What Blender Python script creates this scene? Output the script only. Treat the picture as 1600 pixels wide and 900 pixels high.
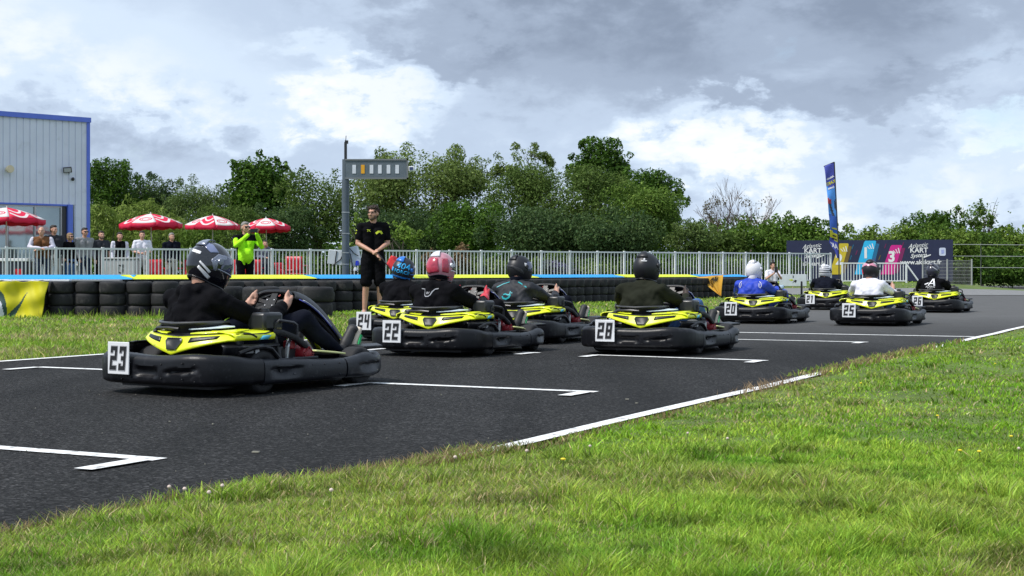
import bpy, bmesh, math, random
import numpy as np
from mathutils import Vector, Matrix, noise, bvhtree

for o in list(bpy.data.objects):
    bpy.data.objects.remove(o)
R = math.radians
scene = bpy.context.scene
COL = scene.collection
rng = np.random.default_rng(7)
random.seed(7)

# ------------------------------------------------------------------ camera
F, HY, EYE = 2270.0, 428.0, 0.70          # focal length in px of a 1600 px frame, horizon row, eye height
cam_d = bpy.data.cameras.new('camera')
cam = bpy.data.objects.new('camera', cam_d); COL.objects.link(cam)
cam.location = (0, 0, EYE); cam.rotation_euler = (R(90), 0, 0)
cam_d.sensor_width = 36; cam_d.lens = 36*F/1600
cam_d.shift_y = -22/1600
cam_d.clip_start = .05; cam_d.clip_end = 3000
scene.camera = cam

# ------------------------------------------------------------------ sky
SUN_EL, SUN_AZ = 54.0, -118.0               # azimuth from +Y (view direction) towards +X
world = bpy.data.worlds.new('World'); scene.world = world; world.use_nodes = True
nt = world.node_tree; N = nt.nodes; L = nt.links
for n in list(N): N.remove(n)
def nd(t, **kw):
    n = N.new(t)
    for k, v in kw.items(): setattr(n, k, v)
    return n
def mth(op, a, b=None, c=None, clamp=False):
    n = nd('ShaderNodeMath', operation=op, use_clamp=clamp)
    for i, v in enumerate((a, b, c)):
        if v is None: continue
        if isinstance(v, (int, float)): n.inputs[i].default_value = v
        else: L.new(v, n.inputs[i])
    return n.outputs[0]
out = nd('ShaderNodeOutputWorld'); bg = nd('ShaderNodeBackground'); L.new(bg.outputs[0], out.inputs[0])
SKY_STRENGTH = 0.12
bg.inputs[1].default_value = SKY_STRENGTH
sky = nd('ShaderNodeTexSky', sky_type='NISHITA', sun_disc=False)
sky.sun_elevation = R(SUN_EL); sky.sun_rotation = R(SUN_AZ); sky.air_density = 1.0; sky.dust_density = 1.0
tc = nd('ShaderNodeTexCoord'); sx = nd('ShaderNodeSeparateXYZ'); L.new(tc.outputs['Generated'], sx.inputs[0])
X_, Y_, Z_ = sx.outputs
az = mth('ARCTAN2', X_, Y_)
el = mth('ARCSINE', Z_)
zc = mth('ADD', mth('MAXIMUM', Z_, 0.0), 0.22)
cv = nd('ShaderNodeCombineXYZ')
L.new(mth('MULTIPLY', X_, 2.2), cv.inputs[0]); L.new(mth('MULTIPLY', Y_, 2.2), cv.inputs[1]); L.new(mth('MULTIPLY', Z_, 4.2), cv.inputs[2])
def noise_tex(scale, detail, rough, dist=0.0, vec=None):
    n = nd('ShaderNodeTexNoise'); n.inputs['Scale'].default_value = scale; n.inputs['Detail'].default_value = detail
    n.inputs['Roughness'].default_value = rough; n.inputs['Distortion'].default_value = dist
    L.new(vec or cv.outputs[0], n.inputs['Vector']); return n.outputs['Fac']
n_big = noise_tex(1.6, 5, .55, .3)
n_mid = noise_tex(4.2, 9, .58, .25)
n_fin = noise_tex(15, 9, .6, .15)
# warped direction so the banks of cloud have ragged rims
azw = mth('ADD', az, mth('MULTIPLY', mth('SUBTRACT', n_mid, .5), .22))
elw = mth('ADD', el, mth('MULTIPLY', mth('SUBTRACT', n_fin, .5), .11))
elw = mth('ADD', elw, mth('MULTIPLY', mth('SUBTRACT', n_mid, .5), .07))
def bank(px, py, wx, wy, amp):
    a = mth('DIVIDE', mth('SUBTRACT', azw, math.atan((px-800)/F)), wx/F)
    e = mth('DIVIDE', mth('SUBTRACT', elw, math.atan((HY-py)/F)), wy/F)
    r2 = mth('ADD', mth('MULTIPLY', a, a), mth('MULTIPLY', e, e))
    return mth('MULTIPLY', mth('EXPONENT', mth('MULTIPLY', mth('POWER', r2, 1.6), -1.0)), amp)
BANKS = [(1080, 25, 640, 145, -.38), (1400, 165, 330, 45, -.16), (660, 100, 150, 40, -.12),
         (590, 150, 115, 62, .36), (500, 90, 60, 50, .22), (1150, 225, 125, 62, .40), (60, 80, 220, 110, .16), (330, 140, 180, 90, .14),
         (1560, 210, 90, 45, .22), (1430, 320, 260, 60, .18), (230, 250, 220, 60, -.12), (860, 225, 190, 45, -.10),
         (400, 10, 160, 50, .05), (1340, 260, 130, 40, -.08)]
acc = mth('ADD', .50, mth('MULTIPLY', mth('SUBTRACT', n_big, .5), .35))
for b in BANKS: acc = mth('ADD', acc, bank(*b))
acc = mth('ADD', acc, mth('MULTIPLY', mth('SUBTRACT', n_mid, .5), .80))
acc = mth('ADD', acc, mth('MULTIPLY', mth('SUBTRACT', n_fin, .5), .36))
ramp = nd('ShaderNodeValToRGB'); L.new(acc, ramp.inputs[0])
cr = ramp.color_ramp; cr.interpolation = 'EASE'
stops = [(.02, (.185, .23, .31)), (.24, (.275, .335, .435)), (.42, (.385, .465, .585)), (.60, (.49, .58, .695)), (.76, (.63, .675, .725)), (.92, (.74, .75, .76))]
while len(cr.elements) < len(stops): cr.elements.new(.5)
for e, (p, c) in zip(cr.elements, stops): e.position = p; e.color = (*c, 1)
CLOUD_GAIN = 1.0/SKY_STRENGTH*1.0
cl = nd('ShaderNodeVectorMath', operation='SCALE'); L.new(ramp.outputs[0], cl.inputs[0]); cl.inputs['Scale'].default_value = CLOUD_GAIN
# holes of blue sky: a few percent, more at the right
hole = mth('ADD', mth('SUBTRACT', noise_tex(3.1, 7, .6, .3), .62), bank(1500, 215, 170, 55, .16))
hole = mth('ADD', hole, bank(1380, 330, 220, 45, .10))
hole = mth('MULTIPLY', hole, 6.0, clamp=True)
skb = nd('ShaderNodeVectorMath', operation='MULTIPLY'); L.new(sky.outputs[0], skb.inputs[0]); skb.inputs[1].default_value = (1.0, 1.0, 1.0)
skm = nd('ShaderNodeMix', data_type='RGBA'); L.new(mth('MULTIPLY', hole, .75), skm.inputs['Factor'])
L.new(cl.outputs[0], skm.inputs['A']); L.new(skb.outputs[0], skm.inputs['B'])
L.new(skm.outputs['Result'], bg.inputs[0])

# ------------------------------------------------------------------ sun
sl = bpy.data.lights.new('sun', 'SUN'); sl.energy = 2.9; sl.angle = R(10); sl.color = (1, .96, .90)
so = bpy.data.objects.new('sun', sl); COL.objects.link(so)
sd = Vector((math.sin(R(SUN_AZ))*math.cos(R(SUN_EL)), math.cos(R(SUN_AZ))*math.cos(R(SUN_EL)), math.sin(R(SUN_EL))))
so.rotation_euler = sd.to_track_quat('Z', 'Y').to_euler()
so.location = (0, 0, 50)
vs = scene.view_settings
vs.view_transform = 'Standard'; vs.look = 'None'; vs.exposure = 0.55; vs.gamma = 1; vs.use_curve_mapping = False
scene.cycles.use_denoising = True
scene.cycles.max_bounces = 6; scene.cycles.transparent_max_bounces = 8

# ------------------------------------------------------------------ helpers
def P(px, py, z=0.0):
    "point of height z seen at a pixel of the photograph"
    d = (EYE-z)*F/(py-HY); return Vector(((px-800)/F*d, d, z))
def at(px, d, py=None):
    return Vector(((px-800)/F*d, d, 0 if py is None else EYE-(py-HY)/F*d))
def zat(py, d): return EYE-(py-HY)/F*d

_mats = {}
def pm(name, col, rough=.5, metal=0, var=.12, vs_=6, bump=0, bs=80, coat=0, spec=.5, attr=None, trans=0, wear=None):
    if name in _mats: return _mats[name]
    m = bpy.data.materials.new(name); m.use_nodes = True; t = m.node_tree; b = t.nodes['Principled BSDF']
    b.inputs['Roughness'].default_value = rough; b.inputs['Metallic'].default_value = metal
    b.inputs['Coat Weight'].default_value = coat; b.inputs['Coat Roughness'].default_value = .06
    b.inputs['Specular IOR Level'].default_value = spec
    co = t.nodes.new('ShaderNodeTexCoord')
    oi = t.nodes.new('ShaderNodeObjectInfo'); ro = t.nodes.new('ShaderNodeMath'); ro.operation = 'MULTIPLY'; ro.inputs[1].default_value = 40
    t.links.new(oi.outputs['Random'], ro.inputs[0]); ad = t.nodes.new('ShaderNodeVectorMath'); ad.operation = 'ADD'
    t.links.new(co.outputs['Object'], ad.inputs[0]); t.links.new(ro.outputs[0], ad.inputs[1])
    nz = t.nodes.new('ShaderNodeTexNoise'); nz.inputs['Scale'].default_value = vs_; nz.inputs['Detail'].default_value = 6
    nz.inputs['Roughness'].default_value = .65
    t.links.new(ad.outputs[0], nz.inputs['Vector'])
    mr = t.nodes.new('ShaderNodeMapRange'); mr.inputs['From Min'].default_value = .25; mr.inputs['From Max'].default_value = .75
    mr.inputs['To Min'].default_value = 1-var; mr.inputs['To Max'].default_value = 1+var
    t.links.new(nz.outputs['Fac'], mr.inputs['Value'])
    sc = t.nodes.new('ShaderNodeVectorMath'); sc.operation = 'SCALE'
    if attr:
        at_ = t.nodes.new('ShaderNodeAttribute'); at_.attribute_name = attr; t.links.new(at_.outputs['Color'], sc.inputs[0])
    else:
        sc.inputs[0].default_value = col[:3]
    t.links.new(mr.outputs[0], sc.inputs['Scale'])
    colout = sc.outputs[0]
    if wear:
        wc, wscale, wth, wamt = wear
        n2 = t.nodes.new('ShaderNodeTexNoise'); n2.inputs['Scale'].default_value = wscale; n2.inputs['Detail'].default_value = 8; n2.inputs['Roughness'].default_value = .7
        t.links.new(ad.outputs[0], n2.inputs['Vector'])
        m2 = t.nodes.new('ShaderNodeMapRange'); m2.inputs['From Min'].default_value = wth; m2.inputs['From Max'].default_value = wth+.12; m2.inputs['To Max'].default_value = wamt
        t.links.new(n2.outputs['Fac'], m2.inputs['Value'])
        mx = t.nodes.new('ShaderNodeMix'); mx.data_type = 'RGBA'; t.links.new(m2.outputs[0], mx.inputs['Factor'])
        t.links.new(colout, mx.inputs['A']); mx.inputs['B'].default_value = (*wc, 1); colout = mx.outputs['Result']
    t.links.new(colout, b.inputs['Base Color'])
    m3 = t.nodes.new('ShaderNodeMapRange'); m3.inputs['To Min'].default_value = max(.02, rough-.08); m3.inputs['To Max'].default_value = min(1, rough+.08)
    t.links.new(nz.outputs['Fac'], m3.inputs['Value']); t.links.new(m3.outputs[0], b.inputs['Roughness'])
    if bump:
        n3 = t.nodes.new('ShaderNodeTexNoise'); n3.inputs['Scale'].default_value = bs; n3.inputs['Detail'].default_value = 5
        t.links.new(co.outputs['Object'], n3.inputs['Vector'])
        bp = t.nodes.new('ShaderNodeBump'); bp.inputs['Strength'].default_value = bump; bp.inputs['Distance'].default_value = .01
        t.links.new(n3.outputs['Fac'], bp.inputs['Height']); t.links.new(bp.outputs[0], b.inputs['Normal'])
    if trans:
        o_ = t.nodes['Material Output']; tr = t.nodes.new('ShaderNodeBsdfTranslucent'); ms = t.nodes.new('ShaderNodeMixShader')
        ms.inputs[0].default_value = trans; t.links.new(colout, tr.inputs[0])
        t.links.new(b.outputs[0], ms.inputs[1]); t.links.new(tr.outputs[0], ms.inputs[2]); t.links.new(ms.outputs[0], o_.inputs[0])
    m['albedo'] = tuple(col[:3]); _mats[name] = m; return m

class MB:
    def __init__(s): s.v = []; s.f = []; s.m = []; s.sm = []
    def add(s, vs, fs, mi=0, smooth=False):
        o = len(s.v); s.v.extend([tuple(p) for p in vs])
        for f in fs: s.f.append([i+o for i in f]); s.m.append(mi); s.sm.append(smooth)
        return s
    def box(s, c, size, rot=None, mi=0):
        h = [x/2 for x in size]; vs = []
        for x in (-1, 1):
            for y in (-1, 1):
                for z in (-1, 1):
                    p = Vector((x*h[0], y*h[1], z*h[2]))
                    if rot is not None: p = rot @ p
                    vs.append(p+Vector(c))
        return s.add(vs, [(0,1,3,2),(4,6,7,5),(0,4,5,1),(2,3,7,6),(0,2,6,4),(1,5,7,3)], mi)
    def tube(s, pts, r, n=8, mi=0, closed=False, caps=True):
        pts = [Vector(p) for p in pts]; k = len(pts)
        rs = r if isinstance(r, (list, tuple)) else [r]*k
        vs = []; up = None
        for i, p in enumerate(pts):
            a = pts[(i-1) % k] if (closed or i > 0) else p
            b = pts[(i+1) % k] if (closed or i < k-1) else p
            t = (b-a).normalized()
            if up is None or abs(up.dot(t)) > .999:
                up = Vector((0, 0, 1)) if abs(t.z) < .9 else Vector((1, 0, 0))
            x = t.cross(up).normalized(); y = x.cross(t).normalized(); up = y
            for j in range(n):
                q = 2*math.pi*j/n; vs.append(p+x*math.cos(q)*rs[i]+y*math.sin(q)*rs[i])
        fs = []
        for i in range(k if closed else k-1):
            for j in range(n):
                a = i*n+j; b = i*n+(j+1) % n; c = ((i+1) % k)*n
                fs.append((a, b, c+(j+1) % n, c+j))
        if caps and not closed: fs += [tuple(range(n-1, -1, -1)), tuple(range((k-1)*n, k*n))]
        return s.add(vs, fs, mi, True)
    def lathe(s, prof, n=24, c=(0, 0, 0), axis='z', mi=0, closed=False):
        vs = []; k = len(prof)
        for i in range(n):
            q = 2*math.pi*i/n
            for r, h in prof:
                p = (r*math.cos(q), r*math.sin(q), h)
                if axis == 'x': p = (p[2], p[0], p[1])
                elif axis == 'y': p = (p[0], p[2], p[1])
                vs.append((p[0]+c[0], p[1]+c[1], p[2]+c[2]))
        fs = []
        for i in range(n):
            j = (i+1) % n
            for a in range(k if closed else k-1):
                b = (a+1) % k
                fs.append((i*k+a, j*k+a, j*k+b, i*k+b))
        return s.add(vs, fs, mi, True)
    def prism(s, poly, h, to3=lambda x, y, z: (x, y, z), mi=0, z0=0.0):
        k = len(poly); vs = [to3(x, y, z0) for x, y in poly]+[to3(x, y, z0+h) for x, y in poly]
        fs = [tuple(range(k-1, -1, -1)), tuple(range(k, 2*k))]+[(i, (i+1) % k, k+(i+1) % k, k+i) for i in range(k)]
        return s.add(vs, fs, mi)
    def grid(s, rows, mi=0, smooth=True, closed_u=False):
        h = len(rows); w = len(rows[0]); vs = [p for r in rows for p in r]; fs = []
        for i in range(h-1):
            for j in range(w if closed_u else w-1):
                k = (j+1) % w
                fs.append((i*w+j, i*w+k, (i+1)*w+k, (i+1)*w+j))
        return s.add(vs, fs, mi, smooth)
    def ball(s, c, r, n=12, mi=0, rot=None):
        rr = r if isinstance(r, (tuple, list)) else (r, r, r); rows = []
        for i in range(n//2+1):
            t = math.pi*i/(n//2); row = []
            for j in range(n):
                q = 2*math.pi*j/n; p = Vector((rr[0]*math.sin(t)*math.cos(q), rr[1]*math.sin(t)*math.sin(q), -rr[2]*math.cos(t)))
                if rot is not None: p = rot @ p
                row.append(p+Vector(c))
            rows.append(row)
        return s.grid(rows, mi, True, True)
    def build(s, name, mats, parent=None, loc=None, rz=None, solid=0, bevel=0, angle=38, offset=-1):
        me = bpy.data.meshes.new(name); me.from_pydata([tuple(v) for v in s.v], [], s.f)
        if not isinstance(mats, (list, tuple)): mats = [mats]
        for m in mats: me.materials.append(m)
        me.polygons.foreach_set('material_index', s.m); me.polygons.foreach_set('use_smooth', [True]*len(s.f))
        bm = bmesh.new(); bm.from_mesh(me); bmesh.ops.remove_doubles(bm, verts=bm.verts, dist=1e-5)
        bmesh.ops.recalc_face_normals(bm, faces=bm.faces); bm.to_mesh(me); bm.free()
        me.set_sharp_from_angle(angle=R(angle)); me.update()
        o = bpy.data.objects.new(name, me); COL.objects.link(o)
        if parent is not None: o.parent = parent
        if loc is not None: o.location = loc
        if rz is not None: o.rotation_euler.z = rz
        if solid:
            md = o.modifiers.new('solid', 'SOLIDIFY'); md.thickness = solid; md.offset = offset
        if bevel:
            md = o.modifiers.new('bevel', 'BEVEL'); md.width = bevel; md.segments = 2; md.limit_method = 'ANGLE'; md.angle_limit = R(35)
        return o

def tag(o, label=None, cat=None, group=None, kind=None):
    if label: o['label'] = label
    if cat: o['category'] = cat
    if group: o['group'] = group
    if kind: o['kind'] = kind
    return o
def empty(name, loc, rz=0, label=None, cat=None, group=None):
    o = bpy.data.objects.new(name, None); COL.objects.link(o); o.location = loc; o.rotation_euler.z = rz
    o.empty_display_size = .1
    return tag(o, label, cat, group)
def copy_tree(o, parent=None):
    c = o.copy(); COL.objects.link(c)
    if parent is not None: c.parent = parent
    for ch in list(o.children): copy_tree(ch, c)
    return c
def mesh_obj(name, me, mats, parent=None):
    for m in (mats if isinstance(mats, (list, tuple)) else [mats]): me.materials.append(m)
    o = bpy.data.objects.new(name, me); COL.objects.link(o)
    if parent is not None: o.parent = parent
    return o
def np_mesh(name, V, Fq, tint=None):
    "fast mesh of quads/tris all with the same corner count"
    me = bpy.data.meshes.new(name); V = np.ascontiguousarray(V, np.float32); Fq = np.ascontiguousarray(Fq, np.int32)
    k = Fq.shape[1]
    me.vertices.add(len(V)); me.vertices.foreach_set('co', V.ravel())
    me.loops.add(Fq.size); me.loops.foreach_set('vertex_index', Fq.ravel())
    me.polygons.add(len(Fq)); me.polygons.foreach_set('loop_start', np.arange(0, Fq.size, k, dtype=np.int32))
    if tint is not None:
        a = me.attributes.new('tint', 'FLOAT_COLOR', 'POINT')
        a.data.foreach_set('color', np.concatenate([tint, np.ones((len(tint), 1))], 1).astype(np.float32).ravel())
    me.update(calc_edges=True); return me

TMP = bpy.data.scenes.new('workbench')
def evaluate(o):
    TMP.collection.objects.link(o); vl = TMP.view_layers[0]; vl.update(); dg = vl.depsgraph
    me = bpy.data.meshes.new_from_object(o.evaluated_get(dg), depsgraph=dg); bpy.data.objects.remove(o); return me
def text_mesh(body, size=1.0, shear=0, ext=0.0, bold=0.0, align='CENTER'):
    cu = bpy.data.curves.new('t', 'FONT'); cu.body = body; cu.size = size; cu.align_x = align; cu.align_y = 'CENTER'
    cu.shear = shear; cu.extrude = ext; cu.offset = bold; cu.resolution_u = 3
    me = evaluate(bpy.data.objects.new('t', cu)); V = [v.co.copy() for v in me.vertices]; Fs = [list(p.vertices) for p in me.polygons]
    bpy.data.meshes.remove(me); return V, Fs

# script lettering drawn as round strokes
def strokes(lines, r, mi=0, to3=None, mb=None):
    mb = mb or MB()
    for ln in lines: mb.tube([to3(*p) for p in ln], r, 6, mi)
    return mb

# ------------------------------------------------------------------ organic shells (tapered limbs joined into one skin)
_us = None
def unit_sphere(n=14, m=9):
    global _us
    if _us is None:
        V = []; Fs = []
        for i in range(m+1):
            t = math.pi*i/m
            for j in range(n):
                q = 2*math.pi*j/n; V.append((math.sin(t)*math.cos(q), math.sin(t)*math.sin(q), -math.cos(t)))
        for i in range(m):
            for j in range(n):
                a = i*n+j; b = i*n+(j+1) % n; Fs.append((a, b, b+n, a+n))
        _us = (np.array(V), Fs)
    return _us
def cap(p0, r0, p1, r1): return ('c', Vector(p0), r0, Vector(p1), r1)
def ell(c, r, rot=None): return ('e', Vector(c), r, rot)
def chain(pts, rs): return [cap(pts[i], rs[i], pts[i+1], rs[i+1]) for i in range(len(pts)-1)]
def blob(name, prims, mats, parent=None, voxel=.012, smooth=4, wrinkle=0, wscale=14, seed=0, matfn=None):
    V0, F0 = unit_sphere(); vs = []; fs = []
    for p in prims:
        o = len(vs)
        if p[0] == 'c':
            _, a, ra, b, rb = p; ax = b-a
            q = (ax if ax.length > 1e-6 else Vector((0, 0, 1))).to_track_quat('Z', 'Y').to_matrix(); Q = np.array(q)
            W = V0 @ Q.T; up = V0[:, 2] > 0
            pts = np.where(up[:, None], np.array(b)+W*rb, np.array(a)+W*ra)
        else:
            _, c, r, rot = p; W = V0*np.array(r if isinstance(r, (tuple, list)) else (r, r, r))
            if rot is not None: W = W @ np.array(rot).T
            pts = np.array(c)+W
        vs.extend(map(tuple, pts)); fs.extend([[i+o for i in f] for f in F0])
    me = bpy.data.meshes.new('tmp'); me.from_pydata(vs, [], fs)
    t = bpy.data.objects.new('tmp', me)
    md = t.modifiers.new('r', 'REMESH'); md.mode = 'VOXEL'; md.voxel_size = voxel; md.adaptivity = 0
    if smooth:
        md = t.modifiers.new('s', 'SMOOTH'); md.factor = .5; md.iterations = smooth
    nm = evaluate(t); bpy.data.meshes.remove(me); nm.name = name
    if wrinkle:
        n_ = len(nm.vertices); co = np.empty(n_*3, np.float32); no = np.empty(n_*3, np.float32)
        nm.vertices.foreach_get('co', co); nm.vertex_normals.foreach_get('vector', no); co = co.reshape(-1, 3); no = no.reshape(-1, 3)
        w = np.zeros(n_)
        for fq, am in ((1.0, 1.0), (2.3, .5)):
            p = co*wscale*fq+seed*3.1; ph = 1.5*np.sin(p[:, 1]*.9+p[:, 2]*.7)
            w += am*np.sin(p[:, 0]*2.1+ph)*np.sin(p[:, 2]*3.3+1.7*np.sin(p[:, 0]*1.1+p[:, 1]*.8))
        nm.vertices.foreach_set('co', (co+no*(w*wrinkle*.8)[:, None]).astype(np.float32).ravel())
    nm.polygons.foreach_set('use_smooth', [True]*len(nm.polygons))
    if not isinstance(mats, (list, tuple)): mats = [mats]
    o = mesh_obj(name, nm, mats, parent)
    if matfn:
        nm.polygons.foreach_set('material_index', [matfn(p.center) for p in nm.polygons])
    nm.update(); return o

def decal(parent, surf, V, Fs, mat, origin, ux, uy, dirn, name='emblem', lift=.004):
    "lay a flat drawing onto a shell: each corner is dropped along dirn onto the surface"
    bv = bvhtree.BVHTree.FromPolygons([v.co for v in surf.data.vertices], [list(p.vertices) for p in surf.data.polygons])
    O = Vector(origin); ux = Vector(ux); uy = Vector(uy); dn = Vector(dirn).normalized(); pts = []
    for v in V:
        p = O+ux*v[0]+uy*v[1]; h, nrm, _, _ = bv.ray_cast(p-dn*1.0, dn)
        pts.append((h-dn*lift) if h is not None else p)
    mb = MB(); mb.add(pts, Fs); return mb.build(name, mat, parent)
def subdiv_poly(poly, step):
    out_ = []
    for i in range(len(poly)):
        a = Vector(poly[i]); b = Vector(poly[(i+1) % len(poly)]); k = max(1, int((b-a).length/step))
        out_ += [tuple(a.lerp(b, j/k)) for j in range(k)]
    return out_
# ------------------------------------------------------------------ materials of the place
M = {}
M['white'] = pm('white_paint', (.78, .79, .80), .5, var=.06, wear=((.35, .34, .32), 30, .62, .5))
M['fence'] = pm('white_fence_paint', (.70, .715, .74), .45, var=.08)
M['black'] = pm('black_plastic', (.0038, .004, .0062), .40, spec=.35, var=.3, vs_=9, bump=.12, bs=160, wear=((.045, .045, .05), 11, .56, .6))
M['grey_scuff'] = pm('scuffed_plastic', (.010, .0115, .016), .42, spec=.4, var=.3, vs_=14, bump=.15, bs=120, wear=((.06, .06, .068), 22, .58, .6))
M['yellow'] = pm('yellow_plastic', (.72, .80, .012), .33, var=.06, coat=.3, wear=((.20, .21, .05), 16, .58, .55))
M['rubber'] = pm('tyre_rubber', (.010, .010, .012), .78, var=.35, vs_=5, bump=.4, bs=40, wear=((.085, .08, .072), 5, .55, .55))
M['metal'] = pm('grey_metal', (.30, .31, .33), .4, .8, var=.15)
M['steel'] = pm('dull_steel', (.42, .43, .45), .35, .9, var=.1)
M['darkmetal'] = pm('dark_metal', (.03, .03, .034), .4, .3, var=.2)
M['red'] = pm('red_plastic', (.55, .015, .03), .4, var=.1)
M['skin'] = pm('skin', (.50, .27, .19), .5, var=.12, vs_=14)
M['blueboard'] = pm('blue_board', (.025, .30, .68), .65, spec=.2, var=.08, wear=((.1, .2, .3), 12, .62, .4))
M['yellowboard'] = pm('yellow_board', (.60, .68, .04), .65, spec=.2, var=.08, wear=((.3, .3, .1), 12, .62, .4))
M['glass'] = pm('dark_glass', (.02, .03, .035), .05, var=.1, spec=.8)

def sst(a, b, x):
    t = np.clip((x-a)/(b-a), 0, 1); return t*t*(3-2*t)
def verge(Y): return .51*(Y-5.9)                      # right rim of the track
def left_rim(Y): return -3.58+.51*(Y-12.7)
def vnoise(X, Y, s, seed=0):
    "cheap smooth value noise on arrays"
    x = X*s+seed*17.3; y = Y*s+seed*9.1; xi = np.floor(x); yi = np.floor(y); fx = x-xi; fy = y-yi
    fx = fx*fx*(3-2*fx); fy = fy*fy*(3-2*fy)
    def h(a, b):
        q = np.sin(a*127.1+b*311.7+seed*7.7)*43758.5453; return q-np.floor(q)
    return (h(xi, yi)*(1-fx)+h(xi+1, yi)*fx)*(1-fy)+(h(xi, yi+1)*(1-fx)+h(xi+1, yi+1)*fx)*fy
def fbm(X, Y, s, seed=0): return (vnoise(X, Y, s, seed)*.5+vnoise(X, Y, s*2.1, seed+1)*.3+vnoise(X, Y, s*4.3, seed+2)*.2)
def hgt(X, Y):
    X = np.asarray(X, float); Y = np.asarray(Y, float)
    yb = np.where(X < -3.15, 26.5+(X+3.15)/1.3, 26.5+(X+3.15)/.57); yb = np.clip(yb, 18, 44)
    hm = .20+.17*sst(-12, 10, X); hm = hm*(1-sst(15, 22, X))
    h = hm*sst(yb+2.2, yb+11, Y)
    s = X-verge(Y)
    v = .025*sst(.12, .8, s)+(.075*sst(6.3, 4.2, Y)+.045*sst(4.9, 3.9, Y))*sst(-.10, .22, s)+.03*sst(9.7, 10.3, Y)*sst(15.2, 14.4, Y)*sst(-.05, .2, s)
    v = v+.05*(fbm(X, Y, .9, 3)-.5)*sst(.3, 1.2, s)
    v = np.where(Y < 30, v, 0)
    lft = .02*sst(.0, .8, left_rim(Y)-X)*(Y < 60)
    v = v+.02*sst(5.8, 6.2, Y)*sst(-.02, .04, s)*(Y < 30)
    return np.where(s > -.12, v, h+lft) - .02
def h1(x, y): return float(hgt(np.array([x]), np.array([y]))[0])

# ground sheet
xs = np.concatenate([np.array([-1500, -800, -400, -200, -120, -80, -60]), np.arange(-50, 50.1, .5), np.array([60, 80, 120, 200, 400, 800, 1500])])
ys = np.concatenate([np.array([-300, -60, -20]), np.arange(-8, 20, .25), np.arange(20, 70, .5), np.array([70, 75, 80, 90, 100, 130, 180, 260, 400, 700, 1200, 2500])])
GX, GY = np.meshgrid(xs, ys); GZ = hgt(GX, GY)
Vg = np.stack([GX, GY, GZ], -1).reshape(-1, 3); nx = len(xs); ny = len(ys)
ii = (np.arange(ny-1)[:, None]*nx+np.arange(nx-1)[None]).ravel()
gm = np_mesh('ground', Vg, np.stack([ii, ii+1, ii+nx+1, ii+nx], 1))
gmat = pm('turf', (.10, .145, .035), .9, var=.35, vs_=1.4, bump=.6, bs=60, spec=.2, wear=((.15, .125, .055), .9, .52, .55))
ground = tag(mesh_obj('ground', gm, gmat), 'grassy ground either side of the track', kind='structure')
gm.polygons.foreach_set('use_smooth', [True]*len(gm.polygons))

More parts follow.
